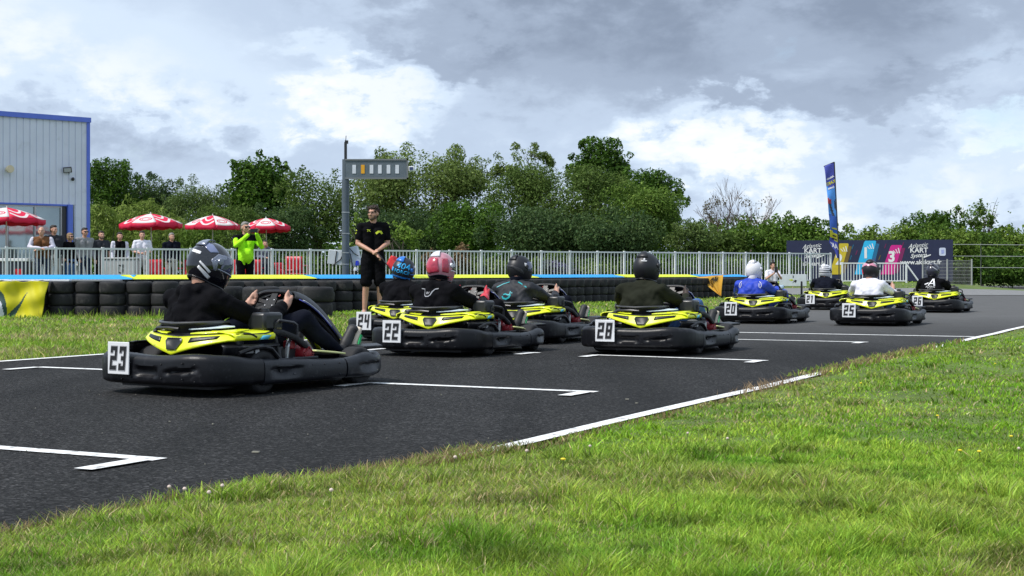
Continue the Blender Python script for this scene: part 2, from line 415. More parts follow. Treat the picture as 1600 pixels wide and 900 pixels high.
# asphalt
def asphalt_mat():
    m = bpy.data.materials.new('asphalt'); m.use_nodes = True; t = m.node_tree; b = t.nodes['Principled BSDF']; n = t.nodes.new; l = t.links.new
    co = n('ShaderNodeTexCoord')
    def nz(s, d=4, r=.6):
        k = n('ShaderNodeTexNoise'); k.inputs['Scale'].default_value = s; k.inputs['Detail'].default_value = d; k.inputs['Roughness'].default_value = r
        l(co.outputs['Object'], k.inputs['Vector']); return k.outputs['Fac']
    vo = n('ShaderNodeTexVoronoi'); vo.inputs['Scale'].default_value = 95; l(co.outputs['Object'], vo.inputs['Vector'])
    sr = n('ShaderNodeSeparateColor'); l(vo.outputs['Color'], sr.inputs[0])
    r1 = n('ShaderNodeValToRGB'); l(sr.outputs[0], r1.inputs[0]); e = r1.color_ramp.elements
    for p_, c_ in ((.0, .0045), (1.0, .07), (.55, .0160), (.84, .031), (.94, .044)):
        q = e[0] if p_ == 0 else (e[1] if p_ == 1.0 else r1.color_ramp.elements.new(p_)); q.position = p_; q.color = (c_, c_*.99, c_*1.0, 1)
    mx = n('ShaderNodeMix'); mx.data_type = 'RGBA'; mx.blend_type = 'MULTIPLY'; mx.inputs['Factor'].default_value = 1
    mr = n('ShaderNodeMapRange'); mr.inputs['From Min'].default_value = .3; mr.inputs['From Max'].default_value = .7; mr.inputs['To Min'].default_value = .8; mr.inputs['To Max'].default_value = 1.25
    l(nz(.55, 5), mr.inputs['Value']); l(r1.outputs[0], mx.inputs['A']); l(mr.outputs[0], mx.inputs['B'])
    # rubbered racing line: streaks along the track
    mp = n('ShaderNodeMapping'); mp.inputs['Rotation'].default_value = (0, 0, R(27)); mp.inputs['Scale'].default_value = (1.6, .06, 1)
    l(co.outputs['Object'], mp.inputs['Vector']); k = n('ShaderNodeTexNoise'); k.inputs['Scale'].default_value = 1.3; k.inputs['Detail'].default_value = 5; l(mp.outputs[0], k.inputs['Vector'])
    m2 = n('ShaderNodeMapRange'); m2.inputs['From Min'].default_value = .35; m2.inputs['From Max'].default_value = .7; m2.inputs['To Min'].default_value = .72; m2.inputs['To Max'].default_value = 1.25
    l(k.outputs['Fac'], m2.inputs['Value'])
    mx2 = n('ShaderNodeMix'); mx2.data_type = 'RGBA'; mx2.blend_type = 'MULTIPLY'; mx2.inputs['Factor'].default_value = 1
    l(mx.outputs['Result'], mx2.inputs['A']); l(m2.outputs[0], mx2.inputs['B'])
    # paler further on: grazing reflection mixed into the colour, with worn patches
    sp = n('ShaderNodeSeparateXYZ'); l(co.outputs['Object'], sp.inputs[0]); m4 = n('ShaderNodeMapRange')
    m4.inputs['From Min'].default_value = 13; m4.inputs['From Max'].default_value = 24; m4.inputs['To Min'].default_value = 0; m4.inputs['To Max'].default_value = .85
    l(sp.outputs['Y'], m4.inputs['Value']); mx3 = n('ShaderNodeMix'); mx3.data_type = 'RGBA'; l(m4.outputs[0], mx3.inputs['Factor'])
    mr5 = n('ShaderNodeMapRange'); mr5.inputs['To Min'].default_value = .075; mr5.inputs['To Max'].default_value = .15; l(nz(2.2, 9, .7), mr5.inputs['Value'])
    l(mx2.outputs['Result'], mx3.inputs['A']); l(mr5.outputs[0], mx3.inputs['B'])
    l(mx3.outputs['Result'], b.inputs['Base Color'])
    b.inputs['Roughness'].default_value = .88; b.inputs['Specular IOR Level'].default_value = .16
    bp = n('ShaderNodeBump'); bp.inputs['Strength'].default_value = .55; bp.inputs['Distance'].default_value = .006
    l(vo.outputs['Distance'], bp.inputs['Height']); l(bp.outputs[0], b.inputs['Normal'])
    return m
mb = MB()
left = [(left_rim(y), y) for y in (-12, 0, 6, 12, 18, 24, 30, 38)]+[(12.6, 46), (16.6, 58), (22, 74), (28, 86), (45, 93), (160, 104)]
right = [(verge(y)+.015, y) for y in (-12, 0, 6, 12, 18, 24, 30, 38)]+[(21.5, 46), (31, 54), (45, 61), (60, 66), (90, 71), (160, 80)]
for i in range(len(left)-1):
    a, b, c, d = left[i], right[i], right[i+1], left[i+1]; mb.add([(*p, 0) for p in (a, b, c, d)], [(0, 1, 2, 3)])
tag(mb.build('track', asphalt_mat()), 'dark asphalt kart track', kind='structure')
# service path behind the tyres
rows = []
for x in np.arange(5.5, 19, 1.0):
    rows.append([(x, y, h1(x, y)+.02) for y in (47.2, 48.3, 49.5, 50.6)])
tag(MB().grid(rows).build('path', pm('path_grey', (.17, .17, .17), .9, var=.2)), 'grey service path', kind='structure')

# painted lines
MARK = pm('road_paint', (.78, .78, .77), .65, var=.12, vs_=9, bump=.3, bs=120, wear=((.07, .07, .07), 17, .53, .8))
def stripe(mb, a, b, w, z=.004):
    a = Vector((a[0], a[1], z)); b = Vector((b[0], b[1], z)); t = (b-a).normalized(); n = Vector((-t.y, t.x, 0))*w/2
    k = max(1, int((b-a).length/.8)); r = [[a.lerp(b, i/k)+n, a.lerp(b, i/k)-n] for i in range(k+1)]
    mb.grid(r, smooth=False)
TRK = Vector((.454, .891, 0)); ACR = Vector((.891, -.454, 0))
def grid_box(lpt, rpt, ltick=True, rtick=True, w=.085):
    mb = MB(); a = Vector(lpt); b = Vector(rpt); stripe(mb, a, b, w)
    t = (b-a).normalized()
    if ltick: q = a+t*w*.5; stripe(mb, q-TRK*.05, q-TRK*.36, w, .008)
    if rtick: q = b-t*w*.5; stripe(mb, q-TRK*.05, q-TRK*.36, w, .008)
    return tag(mb.build('grid_marking', MARK), kind='structure')
def span(r, ln=1.62):
    return (Vector(r)-ACR*ln, Vector(r))
grid_box(*span(P(250, 719)))
grid_box(*span(P(932, 613)))
grid_box(P(930, 555), P(1199, 564))
grid_box(*span(P(1356, 535)))
grid_box(P(60, 574), P(60, 574)+ACR*1.62)
grid_box(P(600, 545), P(600, 545)+ACR*1.62)
mb = MB(); stripe(mb, (left_rim(18.9)+.1, 18.9-.1), P(1522, 526.5), .11)
tag(mb.build('start_line', MARK), kind='structure')
mb = MB()
yy = np.arange(-8, 38.1, 1.0)
for a, b in zip(yy[:-1], yy[1:]): stripe(mb, (left_rim(a)+.06, a), (left_rim(b)+.06, b), .09)
tag(mb.build('left_edge_line', MARK), kind='structure')
mb = MB()
for a, b in zip(yy[:-1], yy[1:]): stripe(mb, (verge(a)-.02+.012*math.sin(a*2.3), a), (verge(b)-.02+.012*math.sin(b*2.3), b), .085)
tag(mb.build('right_edge_line', MARK), kind='structure')

mb = MB(); rr = random.Random(4)
for x, y, s_ in [(333, 664, .008), (400, 708, .018), (265, 660, .005), (690, 618, .006), (980, 625, .012), (995, 631, .01)]+[(rr.uniform(0, 900), rr.uniform(600, 770), rr.uniform(.002, .004)) for _ in range(26)]:
    p = P(x, y)
    if p.x > verge(p.y)-.1: continue
    q = rr.uniform(0, 3); mb.box((p.x, p.y, .005), (s_*1.6, s_*.9, .005), Matrix.Rotation(q, 3, 'Z'))
tag(mb.build('grit', pm('grit_pale', (.22, .21, .17), .8, var=.4)), 'pale grit and leaf scraps lying on the asphalt', kind='stuff')
# ------------------------------------------------------------------ grass
def blades(name, X, Y, H, W, tint, lean=.5, label=None):
    n = len(X); Z = hgt(X, Y)-.006
    a = rng.uniform(0, 2*np.pi, n); W = W*rng.choice([.6, .9, 1.2, 1.9], n, p=[.3, .35, .25, .1]); wx = np.cos(a)*W/2; wy = np.sin(a)*W/2
    la = rng.uniform(0, 2*np.pi, n)*.9+1.0+2.2*vnoise(X, Y, 1.6, 9); lm = H*lean*rng.uniform(.2, 1.7, n); lx = np.cos(la)*lm; ly = np.sin(la)*lm
    V = np.empty((n, 6, 3)); 
    V[:, 0] = np.stack([X-wx, Y-wy, Z], 1); V[:, 1] = np.stack([X+wx, Y+wy, Z], 1)
    V[:, 2] = np.stack([X+wx*.8+lx*.35, Y+wy*.8+ly*.35, Z+H*.55], 1); V[:, 3] = np.stack([X-wx*.8+lx*.35, Y-wy*.8+ly*.35, Z+H*.55], 1)
    V[:, 4] = np.stack([X+wx*.15+lx, Y+wy*.15+ly, Z+H*.93], 1); V[:, 5] = np.stack([X-wx*.15+lx, Y-wy*.15+ly, Z+H*.93], 1)
    b = np.arange(n)*6
    Fq = np.concatenate([np.stack([b, b+1, b+2, b+3], 1), np.stack([b+3, b+2, b+4, b+5], 1)])
    me = np_mesh(name, V.reshape(-1, 3), Fq, np.repeat(tint, 6, 0))
    o = mesh_obj(name, me, pm('grass_blades', (0, 0, 0), .55, var=.1, attr='tint', trans=.35, spec=.25))
    return tag(o, label, kind='stuff')
def grass_tint(X, Y, dry=.11):
    n = len(X); g1 = np.array([.235, .435, .026]); g2 = np.array([.36, .52, .066]); g3 = np.array([.13, .30, .020]); dr = np.array([.52, .44, .23])
    a = sst(.3, .7, fbm(X, Y, 1.3, 5))[:, None]; b = sst(.52, .75, fbm(X, Y, 2.3, 11))[:, None]; c = sst(.5, .72, fbm(X, Y, .7, 21))[:, None]
    t = g1*(1-a)+g2*a; t = t*(1-b*.75)+g3*b*.75
    e_ = sst(.50, .70, fbm(X+3.7, Y*.55, .75, 71))[:, None]; t = t*(1-e_*.4)+np.array([.28, .29, .085])*e_*.4
    f_ = sst(.56, .72, fbm(X, Y, 4.5, 81))[:, None]; t = t*(1-f_*.45)
    isd = (rng.uniform(0, 1, n) < dry*(.25+1.5*c[:, 0]+.6*e_[:, 0]))[:, None]
    t = np.where(isd, dr*rng.uniform(.6, 1.15, (n, 1)), t)
    return t*rng.uniform(.45, 1.5, (n, 1))*np.stack([rng.uniform(.85, 1.2, n), np.ones(n), np.ones(n)], 1)
# right verge, sampled evenly over what the eye sees of it
n = 760000
px = rng.uniform(-420, 2000, n); py = 428+rng.uniform(0, 1, n)*(1190-505)+77
d = EYE*F/(py-HY); X = (px-800)/F*d; Y = d
X = np.concatenate([X, rng.uniform(.4, 4.2, 110000)]); Y = np.concatenate([Y, rng.uniform(.8, 5.0, 110000)]); px = np.zeros(len(X)); n = len(X)
s = X-verge(Y)
rag = .05*(fbm(X, Y, 6, 31)-.5)+.16*(fbm(X, Y, 2.6, 33)-.55)
cover = (Y > 9.9) & (Y < 15.0)
s0 = np.where(cover, -.22, np.where(Y < 5.85, -.16, .035))+rag
k = s > s0; X, Y, s, cover, px = X[k], Y[k], s[k], cover[k], px[k]; n = len(X)
H = (.017+.032*fbm(X, Y, 3.2, 41)**1.5+.034*sst(.6, .78, fbm(X, Y, 6.0, 51)))*rng.uniform(.6, 1.4, n)
H = np.where(Y < 5.9, H*.78, H*.60); H = np.where((s < .15) & ((Y < 5.85) | cover), np.maximum(H, rng.uniform(.03, .065, n)), H)
lim = np.where((Y > 5.85) & (Y < 9.8), .012+.17*np.clip(s, 0, 9), 1); lim = np.where(Y > 14.6, np.minimum(lim, .012+.06*np.clip(s, 0, 9)), lim)
H = np.minimum(H, lim)
tint = grass_tint(X, Y)
rim = (np.abs(s) < .16) & (rng.uniform(0, 1, n) < .45)
tint[rim] = np.array([.30, .22, .11])*rng.uniform(.6, 1.2, (rim.sum(), 1))
blades('grass', X, Y, H, np.clip(.0016*Y*.55, .0022, .012), tint, .6, 'mown grass verge in the foreground')
# clover heads and straw stalks
mb = MB(); pts = [(262, 850), (345, 850), (324, 878), (286, 852), (821, 793), (709, 806), (515, 872), (1073, 703), (920, 742), (1590, 745), (1135, 712)]
for x, y in pts:
    p = P(x, y+12); z = h1(p.x, p.y); hh = .05+random.random()*.02
    mb.tube([(p.x, p.y, z), (p.x+.004, p.y, z+hh)], .0012, 5, 1); mb.ball((p.x+.004, p.y, z+hh+.004), (.0055, .0055, .005), 8, 0)
for x, y in ((1298, 585), (1465, 668), (1555, 580), (1530, 753), (1500, 748), (1345, 612), (1580, 700), (880, 815)):
    p = P(x, y+8); z = h1(p.x, p.y); mb.tube([(p.x, p.y, z), (p.x, p.y, z+.05)], .0012, 5, 1); mb.ball((p.x, p.y, z+.053), (.008, .008, .004), 8, 2)
tag(mb.build('clover_flowers', [pm('clover_white', (.62, .50, .44), .8), pm('stalk', (.10, .15, .03), .8), pm('petal_yellow', (.70, .55, .02), .7)]), 'small white clover heads and yellow flowers in the grass', kind='stuff')
# far side strip of grass
n = 200000
px = rng.uniform(-300, 1500, n); py = 445+rng.uniform(0, 1, n)*135
d = EYE*F/(py-HY); X = (px-800)/F*d; Y = d
yb = np.where(X < -3.15, 26.5+(X+3.15)/1.3, 26.5+(X+3.15)/.57)
k = (X < left_rim(Y)-.02) & (Y < 75) & ((Y < yb+3) | (Y > 40)) & ~((X > 5.2) & (Y > 47) & (Y < 50.8)) & (X < np.interp(Y, [38, 46, 58, 74, 86], [9.3, 12.6, 16.6, 22, 28]))
X, Y = X[k], Y[k]; n = len(X)
H = (.025+.05*fbm(X, Y, 1.6, 61))*rng.uniform(.6, 1.4, n)
blades('far_grass', X, Y, H, np.clip(.0013*Y*.5, .004, .03), grass_tint(X, Y, .28), .7, 'mown grass between track and tyre barrier')
# straw tufts on the rim of the verge
n = 1500; Yt = np.concatenate([c+rng.normal(0, .28, n//6) for c in (8.9, 4.75, 5.15, 10.4, 11.3, 12.4)]); Xt = verge(Yt)+rng.normal(.04, .05, len(Yt))
H = rng.uniform(.03, .085, len(Yt))
blades('dry_grass', Xt, Yt, H, np.full(len(Yt), .004), np.array([.36, .25, .14])*rng.uniform(.5, 1.2, (len(Yt), 1)), .6, 'dry straw tufts on the track rim')
# tall weeds at the foot of the tyres
n = 900; xx = rng.uniform(60, 330, n); dd = 23.1+rng.normal(0, .05, n); X = (xx-800)/F*dd
blades('weeds', X, dd, rng.uniform(.05, .16, n)*(rng.uniform(0, 1, n)**2+.35), np.full(n, .008), grass_tint(X, dd, .5), .4, 'weeds at the foot of the tyres')

# ------------------------------------------------------------------ tyre barrier
def tyre_mesh(r, h):
    prof = [(r*.62, .012*h), (r*.78, 0), (r*.90, .03*h), (r*.965, .10*h), (r*.992, .24*h), (r, .5*h), (r*.992, .76*h), (r*.965, .90*h), (r*.90, .97*h), (r*.78, h), (r*.62, .988*h), (r*.58, .8*h), (r*.86, .62*h), (r*.86, .38*h), (r*.58, .2*h)]
    return MB().lathe(prof, 26, closed=True)
proto = tyre_mesh(.212, .195).build('tyre', M['rubber'], angle=60)
big = tyre_mesh(.30, .25).build('tyre', M['rubber'], angle=60)
used = {id(proto): False, id(big): False}
def put_tyre(src, x, y, z, label, group):
    if not used[id(src)]: o = src; used[id(src)] = True
    else: o = src.copy(); COL.objects.link(o)
    o.location = (x, y, z); o.rotation_euler = (random.uniform(-.02, .02), random.uniform(-.02, .02), random.uniform(0, 6.28))
    return tag(o, label, 'tyre', group)
ORD = ['first', 'second', 'third', 'fourth', 'fifth', 'sixth', 'seventh', 'eighth', 'ninth', 'tenth']
LEV = ['bottom', 'middle', 'top']
def stack(src, x, y, k, h, fn, group):
    z = h1(x, y)-.005
    for i in range(k):
        put_tyre(src, x+random.uniform(-.012, .012), y+random.uniform(-.012, .012), z+i*h, fn(i), group)
GT = 'tyres stacked along the barrier'
for j, x in enumerate((18, 58, 97, 137, 177, 218, 258)):
    p = at(x, 23.45+.05*(j % 2))
    if j < 2: fn = lambda i, j=j: 'black tyre in the stacks hidden behind the yellow hanging banner'
    else: fn = lambda i, j=j: f'{LEV[i]} black tyre of the {ORD[j-2]} stack right of the yellow banner'
    stack(proto, p.x, p.y, 3, .195, fn, GT)
a = at(300, 24.7); b = at(560, 27.3); kk = 9
for j in range(kk+1):
    p = a.lerp(b, j/kk)
    stack(proto, p.x, p.y, 3, .195, (lambda i: 'black tyre in the back row behind the kart with plate 23') if j < 8 else (lambda i, j=j: f'{LEV[i]} black tyre of the stack {"just left of" if j == 8 else "at"} the grey light post foot'), GT)
for j, x in enumerate((352, 408, 462, 492)):
    p = at(x, 23.6+.25*(j == 0)+.35*(j == 2))
    stack(big, p.x, p.y, 2, .25, lambda i, j=j: f'{["lower", "upper"][i]} wide truck-like tyre, {ORD[j]} from left in front row behind the fairing of kart 23', 'wide tyres in front of the barrier')
a = Vector((-2.62, 27.75, 0)); dv = Vector((.495, .869, 0))
for j in range(46):
    p = a+dv*.42*j
    stack(proto, p.x, p.y, 3, .195, lambda i: f'{LEV[i]} black tyre in the long barrier row running behind the drivers', GT)
for j in range(24):
    p = Vector((21.3, 74.5, 0)).lerp(Vector((33.0, 91, 0)), j/23)
    p = Vector((21.3+j*.46, 77+j*.62+.02*j*j, 0))
    stack(proto, p.x, p.y, 2, .26, lambda i: f'{["bottom", "top"][i]} dark tyre in the low far barrier at the right edge of the track', 'tyres of the far barrier')

# ------------------------------------------------------------------ coloured padding boards behind the tyres
def board(a, b, mat, label):
    a = Vector(a); b = Vector(b); t = (b-a).normalized(); n = Vector((-t.y, t.x, 0))
    if n.y < 0: n = -n
    z = min(h1(a.x, a.y), h1(b.x, b.y)); root = empty('padding_board', ((a.x+b.x)/2, (a.y+b.y)/2, z), 0, label, 'barrier board', 'coloured boards along the tyre barrier')
    o = root.location; a = a-Vector((o.x, o.y, 0)); b = b-Vector((o.x, o.y, 0)); ln = (b-a).length
    z1 = .612-z; z2 = .685-z
    sec = [(0, z1), (.02, z1+.012), (.36, z2), (.40, z2-.01), (.40, z1)]
    def ring(p): return [p+n*u+Vector((0, 0, v)) for u, v in sec]
    mb = MB(); k = 6; vs = []; fs = []
    for i in range(k+1): vs += ring(a.lerp(b, i/k))
    for i in range(k):
        for j in range(5): fs.append((i*5+j, i*5+(j+1) % 5, (i+1)*5+(j+1) % 5, (i+1)*5+j))
    fs += [(0, 1, 2, 3, 4), tuple(k*5+j for j in (4, 3, 2, 1, 0))]
    mb.add(vs, fs).build('cover', mat, root)
    mb = MB(); m_ = (a+b)/2+n*.21; ang = math.atan2(t.y, t.x)
    mb.box((m_.x, m_.y, (z1-.004)/2), (ln-.06, .34, z1-.004), Matrix.Rotation(ang, 3, 'Z')); mb.build('base', M['black'], root)
    return root
pts = [(-90, 24.15), (208, 24.35), (497, 27.55), (650, 30.7), (845, 35.0), (978, 39.0), (1095, 43.2), (1172, 46.6)]
cols = 'bybybyb'; where = ['left of the helmet of driver 23, under the spectators', 'behind the helmet of driver 23', 'behind the standing marshal', 'between the pink helmet and the matt black helmet', 'right of the matt black helmet with teal suit', 'behind the driver of kart 28', 'with the orange pennant hanging in front']
for i in range(7):
    A = at(pts[i][0]+(3 if i else 0), pts[i][1]); B_ = at(pts[i+1][0]-2, pts[i+1][1])
    board(A, B_, M['blueboard'] if cols[i] == 'b' else M['yellowboard'], f'{"blue" if cols[i] == "b" else "yellow"} sloped padding board {where[i]}')
# planks lying on the tyres
for x0, x1, m_, lb in ((-60, 111, M['white'], 'long white plank lying on the tyres above the yellow banner'), (114, 190, pm('plank_grey', (.28, .28, .30), .6), 'grey plank lying on the tyres right of the white plank')):
    a, b = at(x0, 23.42), at(x1, 23.46); zz = h1(a.x, a.y)+.58
    o = MB().box((0, 0, .016), ((b-a).length, .16, .03)).build('plank', m_, loc=((a.x+b.x)/2, 23.44, zz), bevel=.004); tag(o, lb, 'plank')
# ------------------------------------------------------------------ karts
KW, KL = .53, .875
def rounded(pts, r, n=9):
    "round the inner corners of an open polyline"
    out_ = [Vector((*pts[0], 0))]
    for i in range(1, len(pts)-1):
        p = Vector((*pts[i], 0)); a = (Vector((*pts[i-1], 0))-p).normalized(); b = (Vector((*pts[i+1], 0))-p).normalized()
        rr = r[i-1] if isinstance(r, (list, tuple)) else r
        p0 = p+a*rr; p1 = p+b*rr
        for k in range(n+1):
            t = k/n; out_.append(p0*(1-t)**2+p*2*t*(1-t)+p1*t*t)
    out_.append(Vector((*pts[-1], 0))); return out_
def resample(pts, step):
    d = [0]
    for a, b in zip(pts[:-1], pts[1:]): d.append(d[-1]+(b-a).length)
    n = max(2, int(d[-1]/step)); res = []
    j = 0
    for i in range(n+1):
        s = d[-1]*i/n
        while j < len(d)-2 and d[j+1] < s: j += 1
        t = (s-d[j])/max(1e-9, d[j+1]-d[j]); res.append(pts[j].lerp(pts[j+1], min(1, max(0, t))))
    return res
def skirt(path, ztop, zbot, dent, thick=.15):
    "moulded bumper swept round the kart; dent(p, z) is how far the face is pushed in"
    rows = []
    for i, p in enumerate(path):
        a = path[max(0, i-1)]; b = path[min(len(path)-1, i+1)]; t = (b-a).normalized(); n = Vector((t.y, -t.x, 0))
        zt = ztop(p); zb = zbot; prof = []
        prof += [(-.07, zb), (-.025, zb+.002), (-.006, zb+.012)]
        for k in range(13):
            z = zb+.024+(zt-zb-.055)*k/12; prof.append((.004*math.sin(k/12*math.pi)-dent(p, z), z))
        prof += [(-.006, zt-.018), (-.022, zt-.004), (-.05, zt), (-thick*.7, zt-.004), (-thick, zt-.018), (-thick, zb+.02)]
        rows.append([p+n*o_+Vector((0, 0, z)) for o_, z in prof])
    mb = MB(); mb.grid(rows, closed_u=True); k = len(rows[0]); e = (len(rows)-1)*k
    mb.f += [list(range(k))[::-1], [e+j for j in range(k)]]; mb.m += [0, 0]; mb.sm += [True, True]
    return mb
def lozenge(v, c, w): return max(0, 1-abs((v-c)/w)**4)
def kart_proto():
    root = empty('racing_kart', (0, 0, 0))
    # rear bumper, wrapping both rear corners
    pr = resample(rounded([(-.53, -.46), (-.53, -.875), (.53, -.875), (.53, -.46)], [.30, .30]), .016)
    zt = lambda p: .228+.016*math.exp(-((p.x-.36)/.16)**2)+.014*math.exp(-((p.x+.34)/.2)**2)-(.02*sst(-.72, -.5, p.y))
    def dent(p, z):
        if p.y < -.80:
            a = lozenge(p.x, .0, .10)*lozenge(z, .135, .030)*.030
            b = lozenge(p.x, .27, .12)*max(0, 1-abs((z-(.145+(p.x-.27)*.10))/.016)**2)*.026
            return a+b
        return 0
    mb = skirt(pr, zt, .058, dent)
    for x, z in ((-.12, .18), (-.12, .10), (.13, .18), (.13, .10), (.30, .19), (.40, .185), (.30, .10), (.40, .09), (-.2, .085)): mb.ball((x, -.878, z), .0055, 8)
    mb.build('rear_bumper', M['black'], root, angle=50)
    # side bumpers
    for s in (1, -1):
        ps = resample([Vector((.53, -.452, 0)), Vector((.538, -.1, 0)), Vector((.535, .262, 0))], .012)
        def dents(p, z): return lozenge(p.y, -.27, .15)*max(0, min(1, (.152-z)/.012))*max(0, min(1, 1-(.135-z)/.055))*.04*sst(.42, 0, abs(p.y+.27)*2)
        mb = skirt(ps, lambda p: .205-.028*sst(-.45, .25, p.y), .05, dents, .10)
        for y in (-.05, .06, .2):
            for z in (.15, .08): mb.ball((.536, y, z), .006, 8)
        mb.lathe([(0, .004), (.012, .003), (.013, -.01)], 10, (.512, -.30, .125), 'x')
        if s < 0:
            mb.v = [(-v[0], v[1], v[2]) for v in mb.v]
        mb.build('side_bumper', M['grey_scuff'], root, angle=50)
    # front bumper
    pf = resample(rounded([(.536, .275), (.55, .56), (.30, .90), (-.30, .90), (-.55, .56), (-.536, .275)][::1], [.16, .2, .2, .16]), .016)
    zf = lambda p: .172+.032*math.exp(-((p.y-.50)/.14)**2)+.02*sst(.62, .8, p.y)
    def dentf(p, z): return lozenge(p.y, .52, .14)*max(0, min(1, (.142-z)/.012))*max(0, min(1, 1-(.125-z)/.06))*.03
    skirt(pf, zf, .05, dentf, .09).build('front_bumper', M['grey_scuff'], root, angle=50)
    for s in (1, -1):
        MB().prism([(.26, .60), (.46, .52), (.50, .66), (.34, .80)], .02, lambda x, y, z: (s*x, y, .215+z+.03*(y-.5))).build('corner_flap', M['black'], root, bevel=.006)
    # floor and frame
    mb = MB(); mb.box((0, 0, .045), (.74, 1.45, .02)); 
    for s in (1, -1): mb.tube([(s*.3, -.75, .07), (s*.32, .0, .06), (s*.25, .5, .06), (s*.2, .8, .07)], .016, 8); mb.tube([(s*.30, -.2, .07), (s*.52, -.2, .1), (s*.52, .25, .1), (s*.28, .3, .07)], .012, 8)
    mb.tube([(-.45, -.42, .125), (.45, -.42, .125)], .02, 10); mb.tube([(-.42, .49, .115), (.42, .49, .115)], .014, 8)
    mb.build('chassis_frame', M['darkmetal'], root)
    # wheels
    def wheel(x, y, r, w, nm):
        h = w/2; e = empty(nm, (x, y, r), 0); e.parent = root
        pf_ = [(r*.55, -h*.8), (r*.62, -h*.98), (r*.86, -h), (r*.97, -h*.86), (r, -h*.6), (r, h*.6), (r*.97, h*.86), (r*.86, h), (r*.62, h*.98), (r*.55, h*.8)]
        MB().lathe(pf_, 26, axis='x', closed=True).build('tyre', M['rubber'], e, angle=60)
        MB().lathe([(0, h*.35), (r*.2, h*.5), (r*.25, h*.3), (r*.5, h*.4), (r*.56, h*.85), (r*.56, -h*.85), (r*.5, -h*.4), (r*.25, -h*.3), (r*.2, -h*.5), (0, -h*.35)], 18, axis='x').build('rim', M['steel'], e)
    for s in (1, -1): wheel(s*.40, -.42, .128, .19, 'rear_wheel'); wheel(s*.415, .49, .117, .12, 'front_wheel')
    # V shaped rear cowl
    xc = .06; hw = .38
    def S(u, v, off=0.0):
        x = xc+hw*u; yl = -.742+.15*abs(u)**2.2; zl = .228+.086*min(abs(u), .9)**.9*1.10; zu = .325+.022*abs(u); 
        return Vector((x, yl+.040*v-off, zl+(zu-zl)*v+off*.3))
    us = np.linspace(-1, 1, 41); rows = [[S(u, v) for u in us] for v in np.linspace(0, 1, 5)]
    rows.append([S(u, 1)+Vector((0, .018, .006)) for u in us])
    MB().grid(rows).build('rear_cowl', M['yellow'], root, solid=.012)
    for u0, u1, va, vb in ((-.80, -.33, .52, .93), (.30, .74, .55, .93)):
        rr = []
        for v in np.linspace(va, vb, 4): rr.append([S(u0+(u1-u0)*t+(.05 if u0 > 0 else -.04)*(v-.7), v, .004) for t in np.linspace(0, 1, 9)])
        MB().grid(rr).build('cowl_slot', M['black'], root, solid=.006)
    hexp = [(-.135, .90), (.135, .90), (.155, .68), (.085, .22), (-.085, .22), (-.155, .68)]
    hx = MB(); c_ = [S(u, v, .012) for u, v in hexp]; ci = [S(u*.86, .58+(v-.58)*.86, .007) for u, v in hexp]
    vs = c_+ci; hx.add(vs, [tuple(range(6, 12))]+[(i, (i+1) % 6, 6+(i+1) % 6, 6+i) for i in range(6)])
    rim_ = [S(u*1.14, .56+(v-.56)*1.14, .008) for u, v in hexp]; hx.add(c_+rim_, [(i, (i+1) % 6, 6+(i+1) % 6, 6+i) for i in range(6)], 1)
    hx.build('cowl_outlet', [pm('outlet_black', (.004, .004, .005), .35), pm('outlet_rim', (.05, .05, .055), .3)], root)
    # deck behind the seat
    rows = []
    for k, v in enumerate(np.linspace(0, 1, 7)):
        row = []
        for u in us:
            p = S(u, 1)+Vector((0, .02, .004)); q = Vector((xc+.40*u, -.44, .352-.02*u*u)); r_ = p.lerp(q, v); r_.z += .012*math.sin(v*math.pi); row.append(r_)
        rows.append(row)
    MB().grid(rows).build('rear_deck', M['black'], root, solid=.01)
    def plate(nm, poly, z, mat, th=.008, slope=(0, 0)):
        return MB().prism(poly, th, lambda x, y, q: (x, y, z+q+slope[0]*(x-xc)+slope[1]*(y+.6))).build(nm, mat, root, bevel=.002)
    plate('deck_panel', [(.13, -.655), (.22, -.64), (.40, -.545), (.43, -.475), (.36, -.475), (.27, -.545), (.15, -.61)], .351, M['yellow'], slope=(0, .13))
    plate('deck_panel', [(-.06, -.655), (-.12, -.645), (-.26, -.565), (-.28, -.50), (-.23, -.50), (-.17, -.55), (-.07, -.61)], .351, M['yellow'], slope=(0, .13))
    plate('deck_decal', [(-.03, -.60), (.09, -.598), (.235, -.525), (.30, -.46), (.20, -.44), (-.06, -.46)], .366, pm('decal_white', (.62, .72, .76), .35, var=.25, vs_=18), slope=(0, .12))
    plate('deck_decal', [(.0, -.575), (.06, -.573), (.10, -.53), (.02, -.53)], .3775, pm('decal_cyan', (.10, .50, .68), .35, var=.2, vs_=18), .003, slope=(0, .12))
    # dark grille on the left of the deck
    mb = MB()
    for k in range(4): mb.tube([(-.24+.045*k, -.60+.012*k, .352), (-.19+.045*k, -.555, .372), (-.12+.04*k, -.50, .372)], .008, 6)
    mb.tube([(-.27, -.56, .355), (-.2, -.6, .375), (-.08, -.63, .378), (.0, -.62, .372)], .010, 6)
    mb.build('deck_grille', M['darkmetal'], root)
    # side pods with valance
    for s in (1, -1):
        rows = []
        for y in np.linspace(-.60 if s > 0 else -.42, -.29, 14):
            t = (y+.60)/.31; xo = s*(.440+.012*sst(0, .5, t)); xi = s*(.25+.02*t)
            z0 = .310+.002*t; zm = .340+.006*t
            rows.append([(xo, y, z0), (xo+s*.004, y, (z0+zm)/2), (xo, y, zm), (xo-s*.03, y, zm+.012), ((xo+xi)/2, y, .362), (xi, y, .366)])
        rows.append([(p[0]-s*.002*(i < 3), -.282, p[2]) for i, p in enumerate(rows[-1])])
        mb = MB().grid(rows); mb.f.append([len(mb.v)-6+i for i in range(6)]); mb.m.append(0); mb.sm.append(False)
